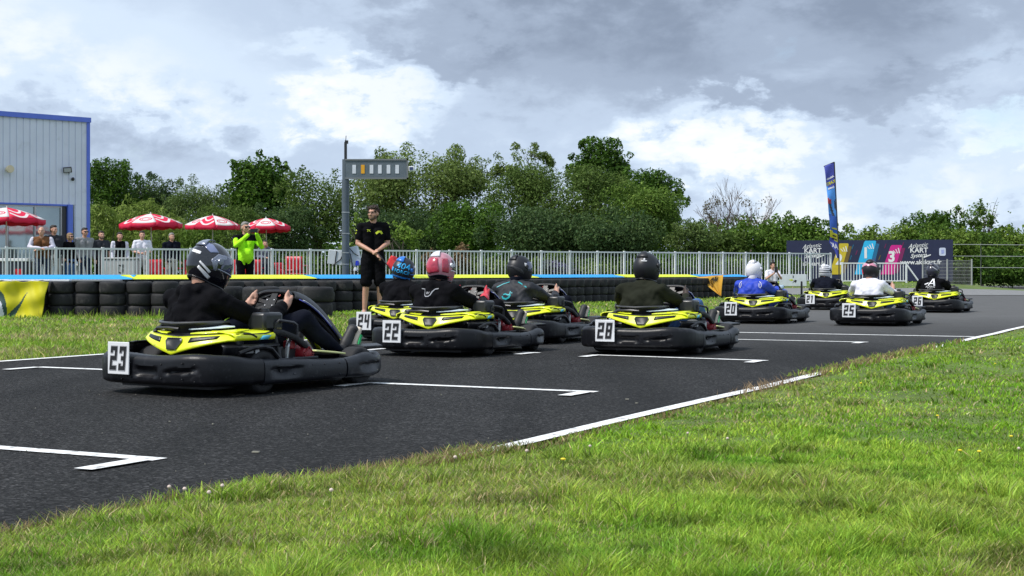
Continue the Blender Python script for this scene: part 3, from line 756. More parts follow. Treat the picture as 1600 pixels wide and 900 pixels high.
        mb.build('side_pod', M['yellow'], root, solid=.010)
        # black crease lines and a cyan flash on the pod
        MB().tube([(s*.42, -.575 if s > 0 else -.41, .349), (s*.444, -.45 if s > 0 else -.40, .345), (s*.449, -.36, .347), (s*.43, -.285, .357)], .0055, 6).build('pod_crease', M['black'], root)
        rr = [[(s*.4585, -.42+.07*t+.03*(k/2), .313+.012*k) for t in (0, .5, 1)] for k in range(3)]
        MB().grid(rr, smooth=False).build('pod_decal', _mats['decal_cyan'], root, solid=.002)
        rows = []
        for y in np.linspace(-.66, -.27, 16):
            t = (y+.66)/.39; xo = s*(.40+.075*sst(0, .35, t)); lo = .215+.055*sst(.45, 1, t)
            rows.append([(xo, y, lo), (xo+s*.006, y, .275), (xo-s*.01, y, .290)])
        MB().grid(rows).build('pod_valance', M['black'], root, solid=.008)
        MB().box((s*.479, -.53, .250), (.006, .07, .022)).build('valance_plate', pm('plate_grey_label', (.16, .16, .17), .5), root)
        MB().box((s*.481, -.465, .252), (.006, .03, .032)).build('valance_plate', pm('plate_pale_label', (.40, .40, .42), .5), root)
        # wheel arch and engine guard
        MB().tube([(s*.47, -.60, .240), (s*.485, -.5, .268), (s*.49, -.43, .274), (s*.495, -.36, .258), (s*.505, -.31, .205)], .013, 8).build('wheel_arch', M['black'], root)
        mb = MB(); pth = [Vector(p) for p in ((s*.43, -.295, .352), (s*.44, -.22, .346), (s*.455, -.12, .312), (s*.465, -.04, .262), (s*.465, .02, .205))]
        rows = []
        for i, p in enumerate(pth):
            h_ = (.016, .018, .018, .02, .014)[i]; rows.append([p+Vector((a*.016, 0, b*h_)) for a, b in ((-1, -1), (1, -1), (1.3, 0), (1, 1), (-1, 1))])
        mb.grid(rows, closed_u=True); mb.build('engine_guard', M['black'], root)
        MB().tube([(s*.445, -.28, .33), (s*.45, -.26, .25), (s*.46, -.24, .16)], .012, 8).build('guard_strut', M['darkmetal'], root)
        MB().tube([(s*.385, -.215, .345), (s*.39, -.215, .402), (s*.40, -.195, .418), (s*.43, -.10, .402), (s*.438, -.082, .388), (s*.44, -.08, .325)], .0095, 8).build('roll_hoop', M['darkmetal'], root)
        # engine: crankcase, finned recoil cover, exhaust
        eng = empty('engine', (s*.375, -.075, .21)); eng.parent = root
        MB().box((-s*.02, -.06, -.02), (.13, .15, .13)).build('crankcase', M['darkmetal'], eng, bevel=.012)
        mb = MB().lathe([(.0, .058), (.03, .058), (.055, .045), (.064, .02), (.066, -.03), (.0, -.03)], 24, (s*.055, .05, .005), 'x')
        for k in range(14):
            q = 2*math.pi*k/14; mb.box((s*.055+s*.052, .05+.040*math.cos(q), .005+.040*math.sin(q)), (.014, .006, .03), Matrix.Rotation(-q+math.pi/2, 3, 'X'))
        mb.v = [(v[0], .05+(v[1]-.05)*.8, v[2]*.8) for v in mb.v]; mb.build('recoil_cover', pm('engine_red', (.22, .008, .014), .4), eng)
        MB().tube([(s*.07, -.11, -.06), (s*.075, -.10, .05), (s*.05, -.06, .09)], .013, 8).build('exhaust_pipe', M['steel'], eng)
        MB().box((s*.04, -.05, .06), (.06, .05, .05)).build('carburettor', _mats['engine_red'], eng, bevel=.008)
        # floor-side cover in front of the engine, white-yellow
        MB().prism([(.27, .03), (.49, .04), (.50, .20), (.43, .38), (.27, .40)], .012, lambda x, y, z: (s*x, y, .212+z-.10*(y-.15))).build('front_side_cover', pm('cover_pale_yellow', (.70, .72, .30), .35, var=.1), root, bevel=.004)
        MB().box((s*.475, -.07, .192), (.06, .22, .014)).build('engine_tray', M['grey_scuff'], root, bevel=.004)
        # pedal
        mb = MB()
        for k in range(3): mb.box((s*.25+(k-1)*.026, .70, .255+.004*k), (.009, .016, .075), Matrix.Rotation(-.4, 3, 'X'))
        for k in range(3): mb.box((s*.25, .69+.012*k, .225+.03*k), (.062, .012, .009))
        mb.tube([(s*.25, .705, .23), (s*.2, .72, .08)], .007, 6)
        mb.build('pedal', pm('pedal_green', (.01, .36, .11), .4) if s > 0 else M['darkmetal'], root)
    MB().tube([(-.25, -.56, .36), (-.16, -.57, .405), (.0, -.6, .395), (.08, -.56, .36)], .014, 8).build('seat_brace', M['darkmetal'], root)
    # tall black box beside the seat, with cap
    mb = MB().box((.315, -.225, .412), (.145, .165, .108)); mb.build('fuel_tank', pm('tank_black', (.016, .017, .02), .35, var=.2), root, bevel=.018)
    MB().lathe([(0, .022), (.024, .022), (.026, .004), (.026, -.004)], 16, (.315, -.225, .467)).build('fuel_cap', M['darkmetal'], root)
    # seat
    x0 = -.04; rows = []
    for z, hw_, yb, yf in ((.075, .13, -.42, -.12), (.10, .165, -.48, -.10), (.16, .19, -.535, -.13), (.24, .205, -.575, -.22), (.32, .215, -.605, -.30), (.385, .222, -.625, -.37), (.402, .228, -.632, -.40)):
        row = []
        for k in range(25):
            q = math.pi*(k/24); x = x0-hw_*math.cos(q); y = yf+(yb-yf)*math.sin(q)**.7; row.append((x, y, z+.008*abs(math.cos(q))))
        rows.append(row)
    mb = MB().grid(rows); mb.build('seat', pm('seat_black', (.005, .005, .007), .38), root, solid=.012)
    MB().tube([(p[0], p[1], p[2]+.002) for p in rows[-1]], .0085, 8).build('seat_rim', pm('seat_rim_grey', (.055, .056, .062), .35), root)
    # steering wheel and column
    e = empty('steering_wheel', (.0, .16, .505)); e.parent = root; e.rotation_euler = (R(58), 0, 0)
    ring = []
    for k in range(40):
        q = 2*math.pi*k/40; c, s_ = math.cos(q), math.sin(q)
        ring.append((.148*math.copysign(abs(c)**.55, c), .098*math.copysign(abs(s_)**.6, s_)*(.92 if s_ > 0 else 1), 0))
    MB().tube(ring, .0155, 9, closed=True).build('wheel_grip', M['black'], e)
    mb = MB().box((0, 0, .004), (.09, .075, .022))
    for sx in (-1, 1):
        mb.box((sx*.085, .02, 0), (.09, .024, .014), Matrix.Rotation(sx*.25, 3, 'Z')); mb.box((sx*.08, -.03, 0), (.08, .02, .014), Matrix.Rotation(-sx*.3, 3, 'Z'))
    mb.box((0, .06, 0), (.05, .06, .012))
    for x, y in ((-.03, -.02), (.03, -.02), (.03, .02), (-.03, .02)): mb.ball((x, y, .016), .006, 8, 1)
    mb.build('wheel_hub', [M['black'], M['metal']], e)
    MB().tube([(0, .165, .49), (0, .55, .14)], .013, 8).build('steering_column', M['darkmetal'], root)
    # front fairing: a curved shield, open to the driver
    rows = []
    for k in range(13):
        t = k/12; y = .33+.48*t**1.05; z = .588-.05*t-.27*t**1.7+.018*math.sin(t*math.pi); w_ = .145-.005*t
        row = []
        for j in range(17):
            u = j/8-1; row.append((w_*u-.02, y-.05*(1-t)*(u*u)-.035*u**4, z-(.045+.06*t)*abs(u)**2.6))
        rows.append(row)
    MB().grid(rows).build('front_fairing', pm('fairing_black', (.008, .008, .010), .42, spec=.3), root, solid=.012)
    for s in (1, -1):
        rr = [[Vector(rows[k][16 if s > 0 else 0])+Vector((s*(.010-.02*j), 0, .006+.004*j)) for j in (0, 1, 2)] for k in range(2, 9)]
        if s > 0: MB().grid(rr).build('fairing_stripe', pm('stripe_white', (.66, .70, .78), .3, var=.05), root, solid=.004)
        rr = [[Vector(rows[k][16 if s > 0 else 0])+Vector((s*(.016-.012*j), -.004, -.006+.008*j)) for j in (0, 1)] for k in range(1, 10)]
        MB().grid(rr).build('fairing_stripe', pm('stripe_blue', (.05, .06, .34), .3), root, solid=.004)
        rr = [[Vector(rows[k][16 if s > 0 else 0])+Vector((s*(.012-.03*j), 0, .004+.005*j)) for j in (0, 1, 2)] for k in range(10, 13)]
        MB().grid(rr).build('fairing_stripe', M['yellow'], root, solid=.004)
        MB().tube([(s*.12-.02, .40, .46), (s*.125-.02, .55, .36), (s*.12-.02, .70, .24), (s*.11-.02, .78, .10)], .011, 8).build('fairing_bracket', M['darkmetal'], root)
    mb = MB(); V_, F_ = text_mesh('00', .045, .2, bold=.001); mb.add([(-.09+v[0]*1.3, .315-.004, .565+v[1]) for v in V_], F_)
    mb.build('fairing_marking', pm('mark_red', (.55, .12, .10), .5), root)
    MB().prism([(-.22, .50), (.22, .50), (.28, .86), (-.28, .86)], .02, lambda x, y, z: (x, y, .17+z)).build('nose_panel', M['black'], root, bevel=.006)
    return root

HB, VB = .29, .32
def _seg(k):
    m0, m1 = .85-HB/2, .85+HB/2
    return {'t': (0, 1.7-HB, 1, 1.7), 'm': (0, m0, 1, m1), 'b': (0, 0, 1, HB), 'ul': (0, m1, VB, 1.7-HB), 'ur': (1-VB, m1, 1, 1.7-HB), 'll': (0, HB, VB, m0), 'lr': (1-VB, HB, 1, m0),
            'us': (0, 1.7-HB-.16, VB, 1.7-HB), 'ls': (0, HB, VB, HB+.16), 'hm': (.3, m0, 1, m1), 'i': (.32, 0, .68, 1.7), 'f': (.10, 1.34, .32, 1.62), 'fl': (0, m1, VB, 1.7), 'fr': (1-VB, m1, 1, 1.7), 'dr': (1-VB, 0, 1, m0),
            'zl': (0, HB, VB, 1.7-HB), 'zr': (1-VB, HB, 1, 1.7-HB)}[k]
DIG = {k: [_seg(q) for q in v.split()] for k, v in {'0': 't b zl zr', '1': 'i f', '2': 't us ur m ll b', '3': 't us ur hm lr b ls', '4': 'fl fr m dr', '5': 't ul m lr b', '6': 't ul m ll lr b', '7': 't ur lr', '8': 't m b ul ur ll lr'}.items()}
INK = pm('numeral_black', (.012, .012, .014), .45); INKG = pm('numeral_outline', (.34, .34, .36), .5)
PLATE = pm('number_plate_white', (.74, .75, .77), .35, var=.05, wear=((.4, .4, .4), 30, .64, .5))
def add_plate(root, digits):
    pl = MB().box((-.205, -.896, .207), (.180, .007, .188)).build('number_plate', PLATE, root, bevel=.003)
    for mat, grow, dy in ((INKG, .06, -.9012), (INK, 0, -.9022)):
        mb = MB(); q = 0
        for i, c in enumerate(digits):
            for (x0, y0, x1, y1) in DIG[c]:
                q += 1; x0 -= grow; y0 -= grow; x1 += grow; y1 += grow; ch = .09
                poly = [(x0, y0), (x1, y0), (x1, y1), (x0, y1)]
                pts = []
                for a, b in poly:
                    sx = .062*a+.0105*(b-.85)*1.0+(-.0745+.087*i); pts.append((-.205+sx*.87, dy-.00004*q, .207+(b-.85)*.080))
                mb.add(pts, [(0, 1, 2, 3)])
        mb.build('numeral', mat, pl)

KARTS = [('23', -1.615, 9.07, 34, 'nearest'), ('22', -.43, 13.02, 27, ''), ('28', 1.39, 13.22, 27, ''), ('24', -.95, 15.8, 27, ''), (None, .27, 15.25, 27, ''),
         ('20', 3.66, 21.1, 27, ''), ('25', 5.11, 20.2, 27, ''), ('21', 6.36, 28.9, 26, ''), ('26', 7.90, 26.9, 27, '')]
KLAB = {'23': 'black and yellow kart with plate 23, the nearest one at the left', '22': 'black and yellow kart with plate 22, second row of the grid', '28': 'black and yellow kart with plate 28 in the middle of the picture',
        '24': 'black and yellow kart with plate 24 beside the standing marshal', None: 'black and yellow kart between karts 22 and 28 with its plate hidden', '20': 'black and yellow kart with plate 20 carrying the driver in blue',
        '25': 'black and yellow kart with plate 25 carrying the driver in a white tee', '21': 'black and yellow kart with plate 21 below the feather flag', '26': 'black and yellow kart half behind kart 25, the farthest right'}
kp = kart_proto(); kroots = {}
for i, (num, x, y, hd, _) in enumerate(KARTS):
    kroots[num] = copy_tree(kp) if i else kp
for num, x, y, hd, _ in KARTS:
    o = kroots[num]; o.location = (x, y, .004); o.rotation_euler.z = -R(hd); tag(o, KLAB[num], 'kart', 'karts lined up on the starting grid')
    add_plate(o, num or '27')

# ------------------------------------------------------------------ helmets
HS = .905
def hp(azd, eld, off=0.0):
    a = R(azd); e = R(eld); ce = math.cos(e*(.72 if eld < 0 else 1)); f = math.cos(a)
    rx, ry, rz = .126+off, .156+off, .148+off
    x = rx*ce*math.sin(a); y = ry*ce*math.cos(a); z = rz*math.sin(e)
    if eld < 0:
        q = -math.sin(e); y += .030*q*max(0, f)**1.5; y += .024*q*q*max(0, -f); x *= 1-.10*q*q
    return Vector((x, y, z))*HS
def hpatch(az0, az1, el0, el1, off, shear=0, n=10):
    return [[hp(az0+(az1-az0)*j/n+shear*(i/n-.5), el0+(el1-el0)*i/n, off) for j in range(n+1)] for i in range(n+1)]
def hpoly(poly, off):
    "polygon in (azimuth, elevation) degrees laid on the shell"
    pts = subdiv_poly(poly, 6); c = Vector((sum(p[0] for p in pts)/len(pts), sum(p[1] for p in pts)/len(pts)))
    V_ = []; rings = 5
    for k in range(rings+1):
        t = 1-k/rings*.97
        for p in pts: q = c.lerp(Vector(p), t); V_.append(hp(q.x, q.y, off))
    m_ = len(pts); F_ = [(k*m_+i, k*m_+(i+1) % m_, (k+1)*m_+(i+1) % m_, (k+1)*m_+i) for k in range(rings) for i in range(m_)]
    F_.append(tuple(rings*m_+i for i in range(m_))); return V_, F_
def helmet(parent, loc, yaw, pitch, roll, shell, visor, patches=(), name='helmet', trim=None, lettering=(), spoiler=True, sc=1.0):
    rows = []
    for i in range(26):
        row = []
        for j in range(48):
            a = -180+360*j/48; emin = -62+12*max(0, -math.cos(R(a))); row.append(hp(a, 90-(90-emin)*i/25 if i else 89.9))
        rows.append(row)
    rows.append([p*.97+Vector((0, 0, -.006)) for p in rows[-1]]); rows.append([Vector((p.x*.8, p.y*.8, p.z+.02)) for p in rows[-1]]); rows.append([Vector((p.x*.8, p.y*.8, p.z+.06)) for p in rows[-1]])
    mb = MB().grid(rows, closed_u=True); o = mb.build(name, shell, parent, angle=70)
    o.location = loc; o.rotation_euler = (R(pitch), R(roll), -R(yaw)); o.scale = (sc,)*3
    MB().grid(hpatch(-82, 82, -9, 30, .004, n=20)).build('visor', visor, o, solid=.003)
    MB().tube([hp(a, -12, .002) for a in range(-95, 96, 8)], .005, 6).build('visor_trim', trim or M['black'], o)
    MB().tube([hp(a, -61+11*max(0, -math.cos(R(a))), .001) for a in range(-180, 180, 8)], .007, 6, closed=True).build('neck_trim', M['black'], o)
    for s in (1, -1):
        q = hp(s*88, 8, .003); MB().lathe([(0, .010), (.017, .009), (.022, 0), (.022, -.01)], 16, (0, 0, 0), 'x').build('visor_pivot', trim or M['darkmetal'], o, loc=q)
    if spoiler:
        rr = []
        for i in range(6):
            rr.append([hp(180+(j-5)*7.5*(1-.08*i), 38+9.5*i, .006+.012*math.sin((i/5)*math.pi*.75+.2)) for j in range(11)])
        MB().grid(rr).build('rear_vent', trim or shell, o, solid=.006)
    for nm, poly, off, mat in patches:
        V_, F_ = hpoly(poly, off); MB().add(V_, F_, 0, True).build(nm, mat, o, solid=.0015)
    for body, size, az0, el0, mat, sh in lettering:
        V_, F_ = text_mesh(body, size, sh, bold=.001); sgn = -1 if abs(az0) > 90 else 1   # seen from behind the letters run the other way round
        pts = [hp(az0+sgn*math.degrees(v[0]/.125), el0+math.degrees(v[1]/.150), .004) for v in V_]
        MB().add(pts, F_).build('lettering', mat, o, solid=.0015)
    return o
def pole_patch(el0, w): return None

# ------------------------------------------------------------------ seated drivers (kart coordinates)
def fingers(wr, grip, side, r=.0082, curl=None, thumb_up=True, axis=Vector((0, .5, .87))):
    "palm and five bent fingers closing round a bar at grip that runs along axis; the knuckles look outwards"
    wr = Vector(wr); g = Vector(grip); pr = []
    axis = axis.normalized(); fwd = (g-wr).normalized(); outw = fwd.cross(axis).normalized()
    if outw.x*side < 0: outw = -outw
    palm = wr.lerp(g, .55)+outw*.014
    pr += [cap(wr, .024, palm, .027), cap(palm-axis*.024, .019, palm+axis*.026, .018), cap(palm, .026, g+outw*.018, .020)]
    for k, (l, t) in enumerate(((.030, .030), (.034, .012), (.032, -.008), (.025, -.027))):
        b = g+axis*t+outw*.022-fwd*.012; k1 = b+fwd*l*.95+outw*.004; k2 = k1-outw*.026+fwd*.006; k3 = k2-outw*.018-fwd*.016
        pr += chain([palm+axis*t*.8+outw*.008, b, k1, k2, k3], [r*1.25, r*1.2, r*1.1, r, r*.85])
    tb = palm+axis*.022-outw*.012; t1 = tb+axis*.030+fwd*.014-outw*.010; t2 = t1+fwd*.030+axis*.010
    pr += chain([wr.lerp(palm, .5), tb, t1, t2], [.017, .014, .0108, .0090])
    return pr
def driver(num, label, top_mat, leg_mat, hand_mat, helm, head=(0, 0, 0), voxel=.011, lean=0, r_hand=None, l_hand=None, hood=False, collar=None, shoe=None, cuffs=None, short=False, torso_w=1.0, sc=1.0):
    kx, ky, hd = [(k[1], k[2], k[3]) for k in KARTS if k[0] == num][0]; x0 = -.04
    hip = {s: Vector((x0+s*.095, -.37, .165)) for s in (1, -1)}; kn = {s: Vector((s*.235-.0, .20, .415)) for s in (1, -1)}
    an = {s: Vector((s*.21, .585, .175)) for s in (1, -1)}; toe = {s: Vector((s*.225, .685, .335)) for s in (1, -1)}
    sh = {s: Vector((x0+s*.185*torso_w, -.455, .545)) for s in (1, -1)}; elb = {1: Vector((x0+.30, -.16, .40)), -1: Vector((x0-.30, -.16, .40))}
    wr = {1: Vector((.165, .085, .488)), -1: Vector((-.165, .085, .490))}; gp = {1: Vector((.140, .146, .525)), -1: Vector((-.140, .146, .525))}
    if r_hand: elb[1], wr[1], gp[1] = [Vector(p) for p in r_hand]
    if l_hand: elb[-1], wr[-1], gp[-1] = [Vector(p) for p in l_hand]
    hc = Vector((x0+head[0], -.345+head[1], .752+head[2])); nk = Vector((x0+head[0]*.3, -.40, .62))
    def torso(g):
        w = torso_w; p = []
        for s in (1, -1):
            p += [cap((x0+s*.075*w, -.40, .17), .115+g, (x0+s*.085*w, -.47, .40), .118+g), cap((x0+s*.085*w, -.47, .40), .118+g, (x0+s*.095*w, -.455, .515), .088+g)]
        p += [cap((x0, -.40, .2), .13+g, (x0, -.475, .44), .13+g), cap(sh[1], .066+g, sh[-1], .066+g), cap((x0, -.45, .55), .075+g, nk, .058+g*.6),
              cap(sh[1]+Vector((0, .0, .0)), .06+g, nk+Vector((.02, 0, -.015)), .05+g*.5), cap(sh[-1], .06+g, nk+Vector((-.02, 0, -.015)), .05+g*.5)]
        return p
    def arm(s, g, end=1.0):
        w_ = elb[s].lerp(wr[s], end); return chain([sh[s], sh[s].lerp(elb[s], .5)+Vector((s*.012, -.01, 0)), elb[s], elb[s].lerp(wr[s], .45), w_], [.062+g, .054+g, .046+g, .043+g, .034+g])
    def leg(s, g, end=1.0): return chain([hip[s], hip[s].lerp(kn[s], .5)+Vector((0, 0, .012)), kn[s], kn[s].lerp(an[s], .35)+Vector((0, 0, -.012)), kn[s].lerp(an[s], end)], [.095+g, .080+g, .060+g, .056+g, .040+g])
    body = torso(-.02)+[cap(nk, .056, hc+Vector((0, -.02, -.05)), .056), ell(hc+Vector((0, -.01, .01)), (.08, .095, .10))]
    for s in (1, -1):
        body += arm(s, -.010)+leg(s, -.012)+[cap(an[s], .036, toe[s], .032)]
        free = (s > 0 and r_hand) or (s < 0 and l_hand)
        body += fingers(wr[s], gp[s], s, axis=Vector((s*.1, .35, .9)) if not free else Vector((0, .3, 1)))
    mats = [M['skin'], hand_mat or M['skin']]
    def hm(c): return 1 if min((c-gp[1]).length, (c-gp[-1]).length, (c-wr[1]).length, (c-wr[-1]).length) < .11 else 0
    o = blob('person', body, mats, None, min(voxel, .0085), 3, matfn=hm)
    tag(o, label, 'person', 'drivers seated in the karts'); o.location = (kx, ky, .004); o.rotation_euler.z = -R(hd)
    top = torso(0)
    for s in (1, -1): top += arm(s, .003 if short else .006, .55 if short else .97)
    if hood: top += [cap((x0-.075, -.485, .595), .040, (x0+.075, -.485, .595), .040), cap((x0-.09, -.45, .60), .034, (x0-.07, -.375, .60), .026), cap((x0+.09, -.45, .60), .034, (x0+.07, -.375, .60), .026), cap((x0, -.53, .53), .045, (x0, -.50, .60), .045)]
    j = blob('jacket' if not short else 'shirt', top, top_mat, o, voxel, 3, .0085, 11, seed=len(label))
    pts = []
    for s in (1, -1): pts += leg(s, .002, .93)
    pts += [cap(hip[1], .11, hip[-1], .11)]
    blob('trousers', pts, leg_mat, o, voxel*1.15, 3, .004, 11, seed=3)
    for s in (1, -1):
        so_ = shoe or pm('shoe_black', (.015, .015, .017), .6); d_ = (toe[s]-an[s]).normalized(); up = Vector((0, d_.z, -d_.y))*-1
        bk = an[s]+Vector((0, .012, -.03))
        blob('shoe', [cap(bk, .040, an[s].lerp(toe[s], .45), .041), cap(an[s].lerp(toe[s], .4), .041, toe[s], .034), cap(an[s]+Vector((0, -.02, .02)), .042, bk, .04), cap(toe[s]+Vector((s*.012, 0, 0)), .03, toe[s]-Vector((s*.014, 0, 0)), .03)], so_, o, .009, 2)
        ex = Vector((s*.016, 0, 0)); sl_ = [cap(ex+bk+Vector((0, .034, -.018)), .022, ex+toe[s]+Vector((0, .034, -.004)), .022), cap(ex+bk+Vector((.014, .034, -.018)), .02, ex+toe[s]+Vector((.014, .034, -.004)), .02), cap(ex+bk+Vector((-.014, .034, -.018)), .02, ex+toe[s]+Vector((-.014, .034, -.004)), .02)]
        blob('shoe_sole', sl_, pm('sole_cream', (.60, .52, .42), .7), o, .009, 2)
    if collar:
        MB().lathe([(.060, -.02), (.068, .0), (.066, .035), (.058, .04)], 20).build('collar', collar, o, loc=nk+Vector((0, -.005, .012)), solid=.008)
    if cuffs:
        for s in (1, -1):
            d_ = (elb[s]-wr[s]).normalized(); blob('glove_cuff', [cap(wr[s]+d_*.055, .048, wr[s]+d_*.0, .042)], cuffs, o, .009, 2)
    h = dict(helm); h.setdefault('yaw', 0); h.setdefault('pitch', -8); h.setdefault('roll', 0)
    ho = helmet(o, hc+Vector((0, .0, .0)), **h)
    if hand_mat is None:
        MB().lathe([(.052, -.05), (.056, .02), (.057, .05)], 16).build('neck', M['skin'], o, loc=nk+Vector((0, -.004, .02)))
    return o, j
BLK = pm('cloth_black', (.004, .004, .0055), .88, var=.3, bump=.25, bs=90, spec=.08)
NAVY = pm('cloth_navy', (.006, .0075, .015), .85, var=.3, bump=.25, bs=90, spec=.08)
JEANS = pm('cloth_jeans', (.06, .13, .30), .85, var=.25, vs_=12, bump=.25, bs=120, spec=.2)
OLIVE = pm('cloth_olive', (.018, .020, .013), .85, var=.25, bump=.25, bs=90, spec=.08)
WHITEC = pm('cloth_white', (.66, .66, .74), .85, var=.06, bump=.25, bs=60, spec=.2)
BLUEC = pm('suit_blue', (.012, .045, .42), .6, var=.15, bump=.25, bs=60, spec=.35)
GLOSS = pm('helmet_black_gloss', (.005, .005, .009), .12, coat=.8, var=.1)
MATT = pm('helmet_matt_black', (.006, .006, .009), .45, var=.1)
HWHITE = pm('helmet_white', (.70, .70, .74), .2, coat=.5, var=.04)
VIS = pm('visor_dark', (.01, .012, .02), .04, var=.05, spec=.9, coat=.5)
VISB = pm('visor_blue', (.03, .04, .10), .04, var=.05, spec=.9, coat=.5)
SIL = pm('helmet_silver', (.20, .22, .28), .25, .3, coat=.4)
PINK = pm('helmet_pink_red', (.42, .035, .07), .25, coat=.5, var=.45, vs_=16)
TEAL = pm('teal_print', (.01, .32, .36), .5); CYANP = pm('cyan_print', (.02, .40, .80), .35); REDP = pm('red_print', (.60, .03, .05), .45); GREYP = pm('grey_print', (.36, .37, .40), .5); WHP = pm('white_print', (.70, .70, .72), .5)

drv = {}
drv['23'] = driver('23', 'driver in black hoodie and glossy black helmet, nearest, bare hands on the wheel', BLK, NAVY, None,
    dict(shell=GLOSS, visor=VISB, yaw=16, pitch=-20, trim=SIL, sc=1.02, patches=[
        ('flash', [(142, 10), (176, 14), (177, 22), (143, 18)], .004, WHP), ('flash', [(100, -38), (138, -17), (142, -23), (118, -40), (104, -48)], .004, WHP),
        ('flash', [(103, -24), (137, -5), (139, -9), (107, -30)], .004, WHP), ('panel', [(96, 30), (120, 52), (160, 60), (150, 40), (118, 22)], .003, pm('helmet_reflection_blue', (.16, .19, .32), .15, coat=.6)),  # blue-grey panel: a reflection painted onto the black gloss shell
        ('panel', [(70, 28), (98, 26), (112, 4), (98, -18), (92, -18), (104, 4), (94, 20), (70, 20)], .005, SIL)]), voxel=.009, hood=True, head=(0, .01, .0))
drv['24'] = driver('24', 'driver in black with 404 lettered in blue on the helmet, raising one hand', BLK, BLK, None,
    dict(shell=pm('helmet_black_speckled', (.012, .014, .024), .45, coat=.0, var=.9, vs_=30), visor=VISB, yaw=12, pitch=-6, roll=14, trim=pm('trim_blue', (.02, .16, .55), .3), sc=.97,
         lettering=[('404', .110, 137, 18, CYANP, .1), ('FORCE', .058, 139, -9, CYANP, .1)], patches=[('badge', [(190, -14), (206, -14), (206, 4), (190, 4)], .004, CYANP), ('band', [(75, -42), (215, -40), (215, -31), (75, -33)], .004, pm('band_blue', (.02, .20, .62), .3))]),
    r_hand=((.30, -.16, .40), (.26, .04, .52), (.27, .07, .58)), head=(0, -.03, -.01))
drv['22'] = driver('22', 'driver in black jacket with grey collar emblem, pink and white patterned helmet, red gloves', BLK, BLK, pm('glove_red', (.52, .03, .05), .6, var=.2),
    dict(shell=pm('helmet_pale_pink', (.50, .22, .27), .25, coat=.5, var=.35, vs_=22), visor=VIS, yaw=10, pitch=-6, trim=HWHITE, patches=[
        ('panel', [(140, -22), (150, 30), (205, 36), (232, 30), (240, -20), (190, -30)], .004, PINK), ('panel', [(100, -22), (104, 34), (132, 30), (128, -20)], .004, PINK),
        ('panel', [(150, 42), (160, 62), (215, 60), (225, 42)], .004, PINK), ('band', [(90, -58), (90, -34), (135, -30), (190, -38), (250, -30), (275, -34), (275, -50), (180, -47)], .005, GLOSS)]), hood=True, cuffs=REDP)
drv[None] = driver(None, 'driver in black suit with teal piping, matt black helmet, between karts 22 and 28', pm('suit_black_navy', (.007, .009, .015), .7, var=.25, bump=.2, bs=70), NAVY, None,
    dict(shell=MATT, visor=VISB, yaw=26, pitch=-2, patches=[('ridge', [(100, -20), (112, -4), (150, 10), (210, 14), (212, 9), (150, 4), (116, -12), (104, -26)], .006, pm('ridge_dark', (.03, .03, .034), .4)), ('badge', [(84, 8), (98, 10), (98, 24), (86, 22)], .006, WHP)]), collar=NAVY)
drv['28'] = driver('28', 'driver in dark olive jacket and blue jeans, matt black helmet with small white logo', OLIVE, JEANS, pm('glove_brown', (.045, .028, .022), .7, var=.4),
    dict(shell=MATT, visor=VIS, yaw=6, pitch=-4, patches=[('badge', [(146, 20), (172, 20), (172, 23.5), (146, 23.5)], .004, WHP), ('badge', [(153, 29), (159, 34), (165, 29), (159, 25)], .004, WHP)]))
drv['20'] = driver('20', 'driver in blue race suit with white collar and white helmet', BLUEC, BLUEC, BLK,
    dict(shell=HWHITE, visor=VIS, yaw=14, pitch=-8, trim=HWHITE, patches=[('stripe', [(100, 68), (120, 50), (150, 42), (156, 48), (130, 60), (118, 76)], .004, GLOSS)]), collar=WHITEC, voxel=.013)
drv['25'] = driver('25', 'driver in white tee shirt with dark helmet striped pink and white', WHITEC, JEANS, None,
    dict(shell=MATT, visor=VIS, yaw=0, pitch=-8, patches=[('stripe', [(120, 10), (150, 24), (180, 12), (210, 24), (240, 10), (240, 20), (210, 36), (180, 24), (150, 36), (120, 20)], .004, pm('helmet_pink', (.60, .25, .34), .3)),
         ('stripe', [(120, 30), (150, 44), (155, 40), (122, 24)], .004, WHP), ('stripe', [(240, 30), (210, 44), (205, 40), (238, 24)], .004, WHP), ('panel', [(225, -30), (262, -30), (262, 0), (235, 0)], .004, REDP)]), voxel=.013, short=True)
drv['21'] = driver('21', 'driver in dark navy top with white helmet ringed by black stripes', NAVY, NAVY, BLK,
    dict(shell=HWHITE, visor=VIS, yaw=24, pitch=-4, sc=.98, patches=[('stripe', [(95, 2), (250, 2), (250, 9), (95, 9)], .004, GLOSS), ('stripe', [(95, 20), (250, 20), (250, 27), (95, 27)], .004, GLOSS), ('stripe', [(95, -16), (250, -16), (250, -10), (95, -10)], .004, GLOSS), ('stripe', [(95, 40), (250, 40), (250, 46), (95, 46)], .004, GLOSS)]), voxel=.014)
drv['26'] = driver('26', 'driver in black sweatshirt with white letter A printed on the back, dark helmet', BLK, BLK, BLK,
    dict(shell=pm('helmet_midnight', (.02, .02, .035), .3, coat=.4), visor=VIS, yaw=10, pitch=-6, patches=[('stripe', [(110, 5), (160, 30), (166, 26), (116, -2)], .004, GREYP)]), voxel=.014)
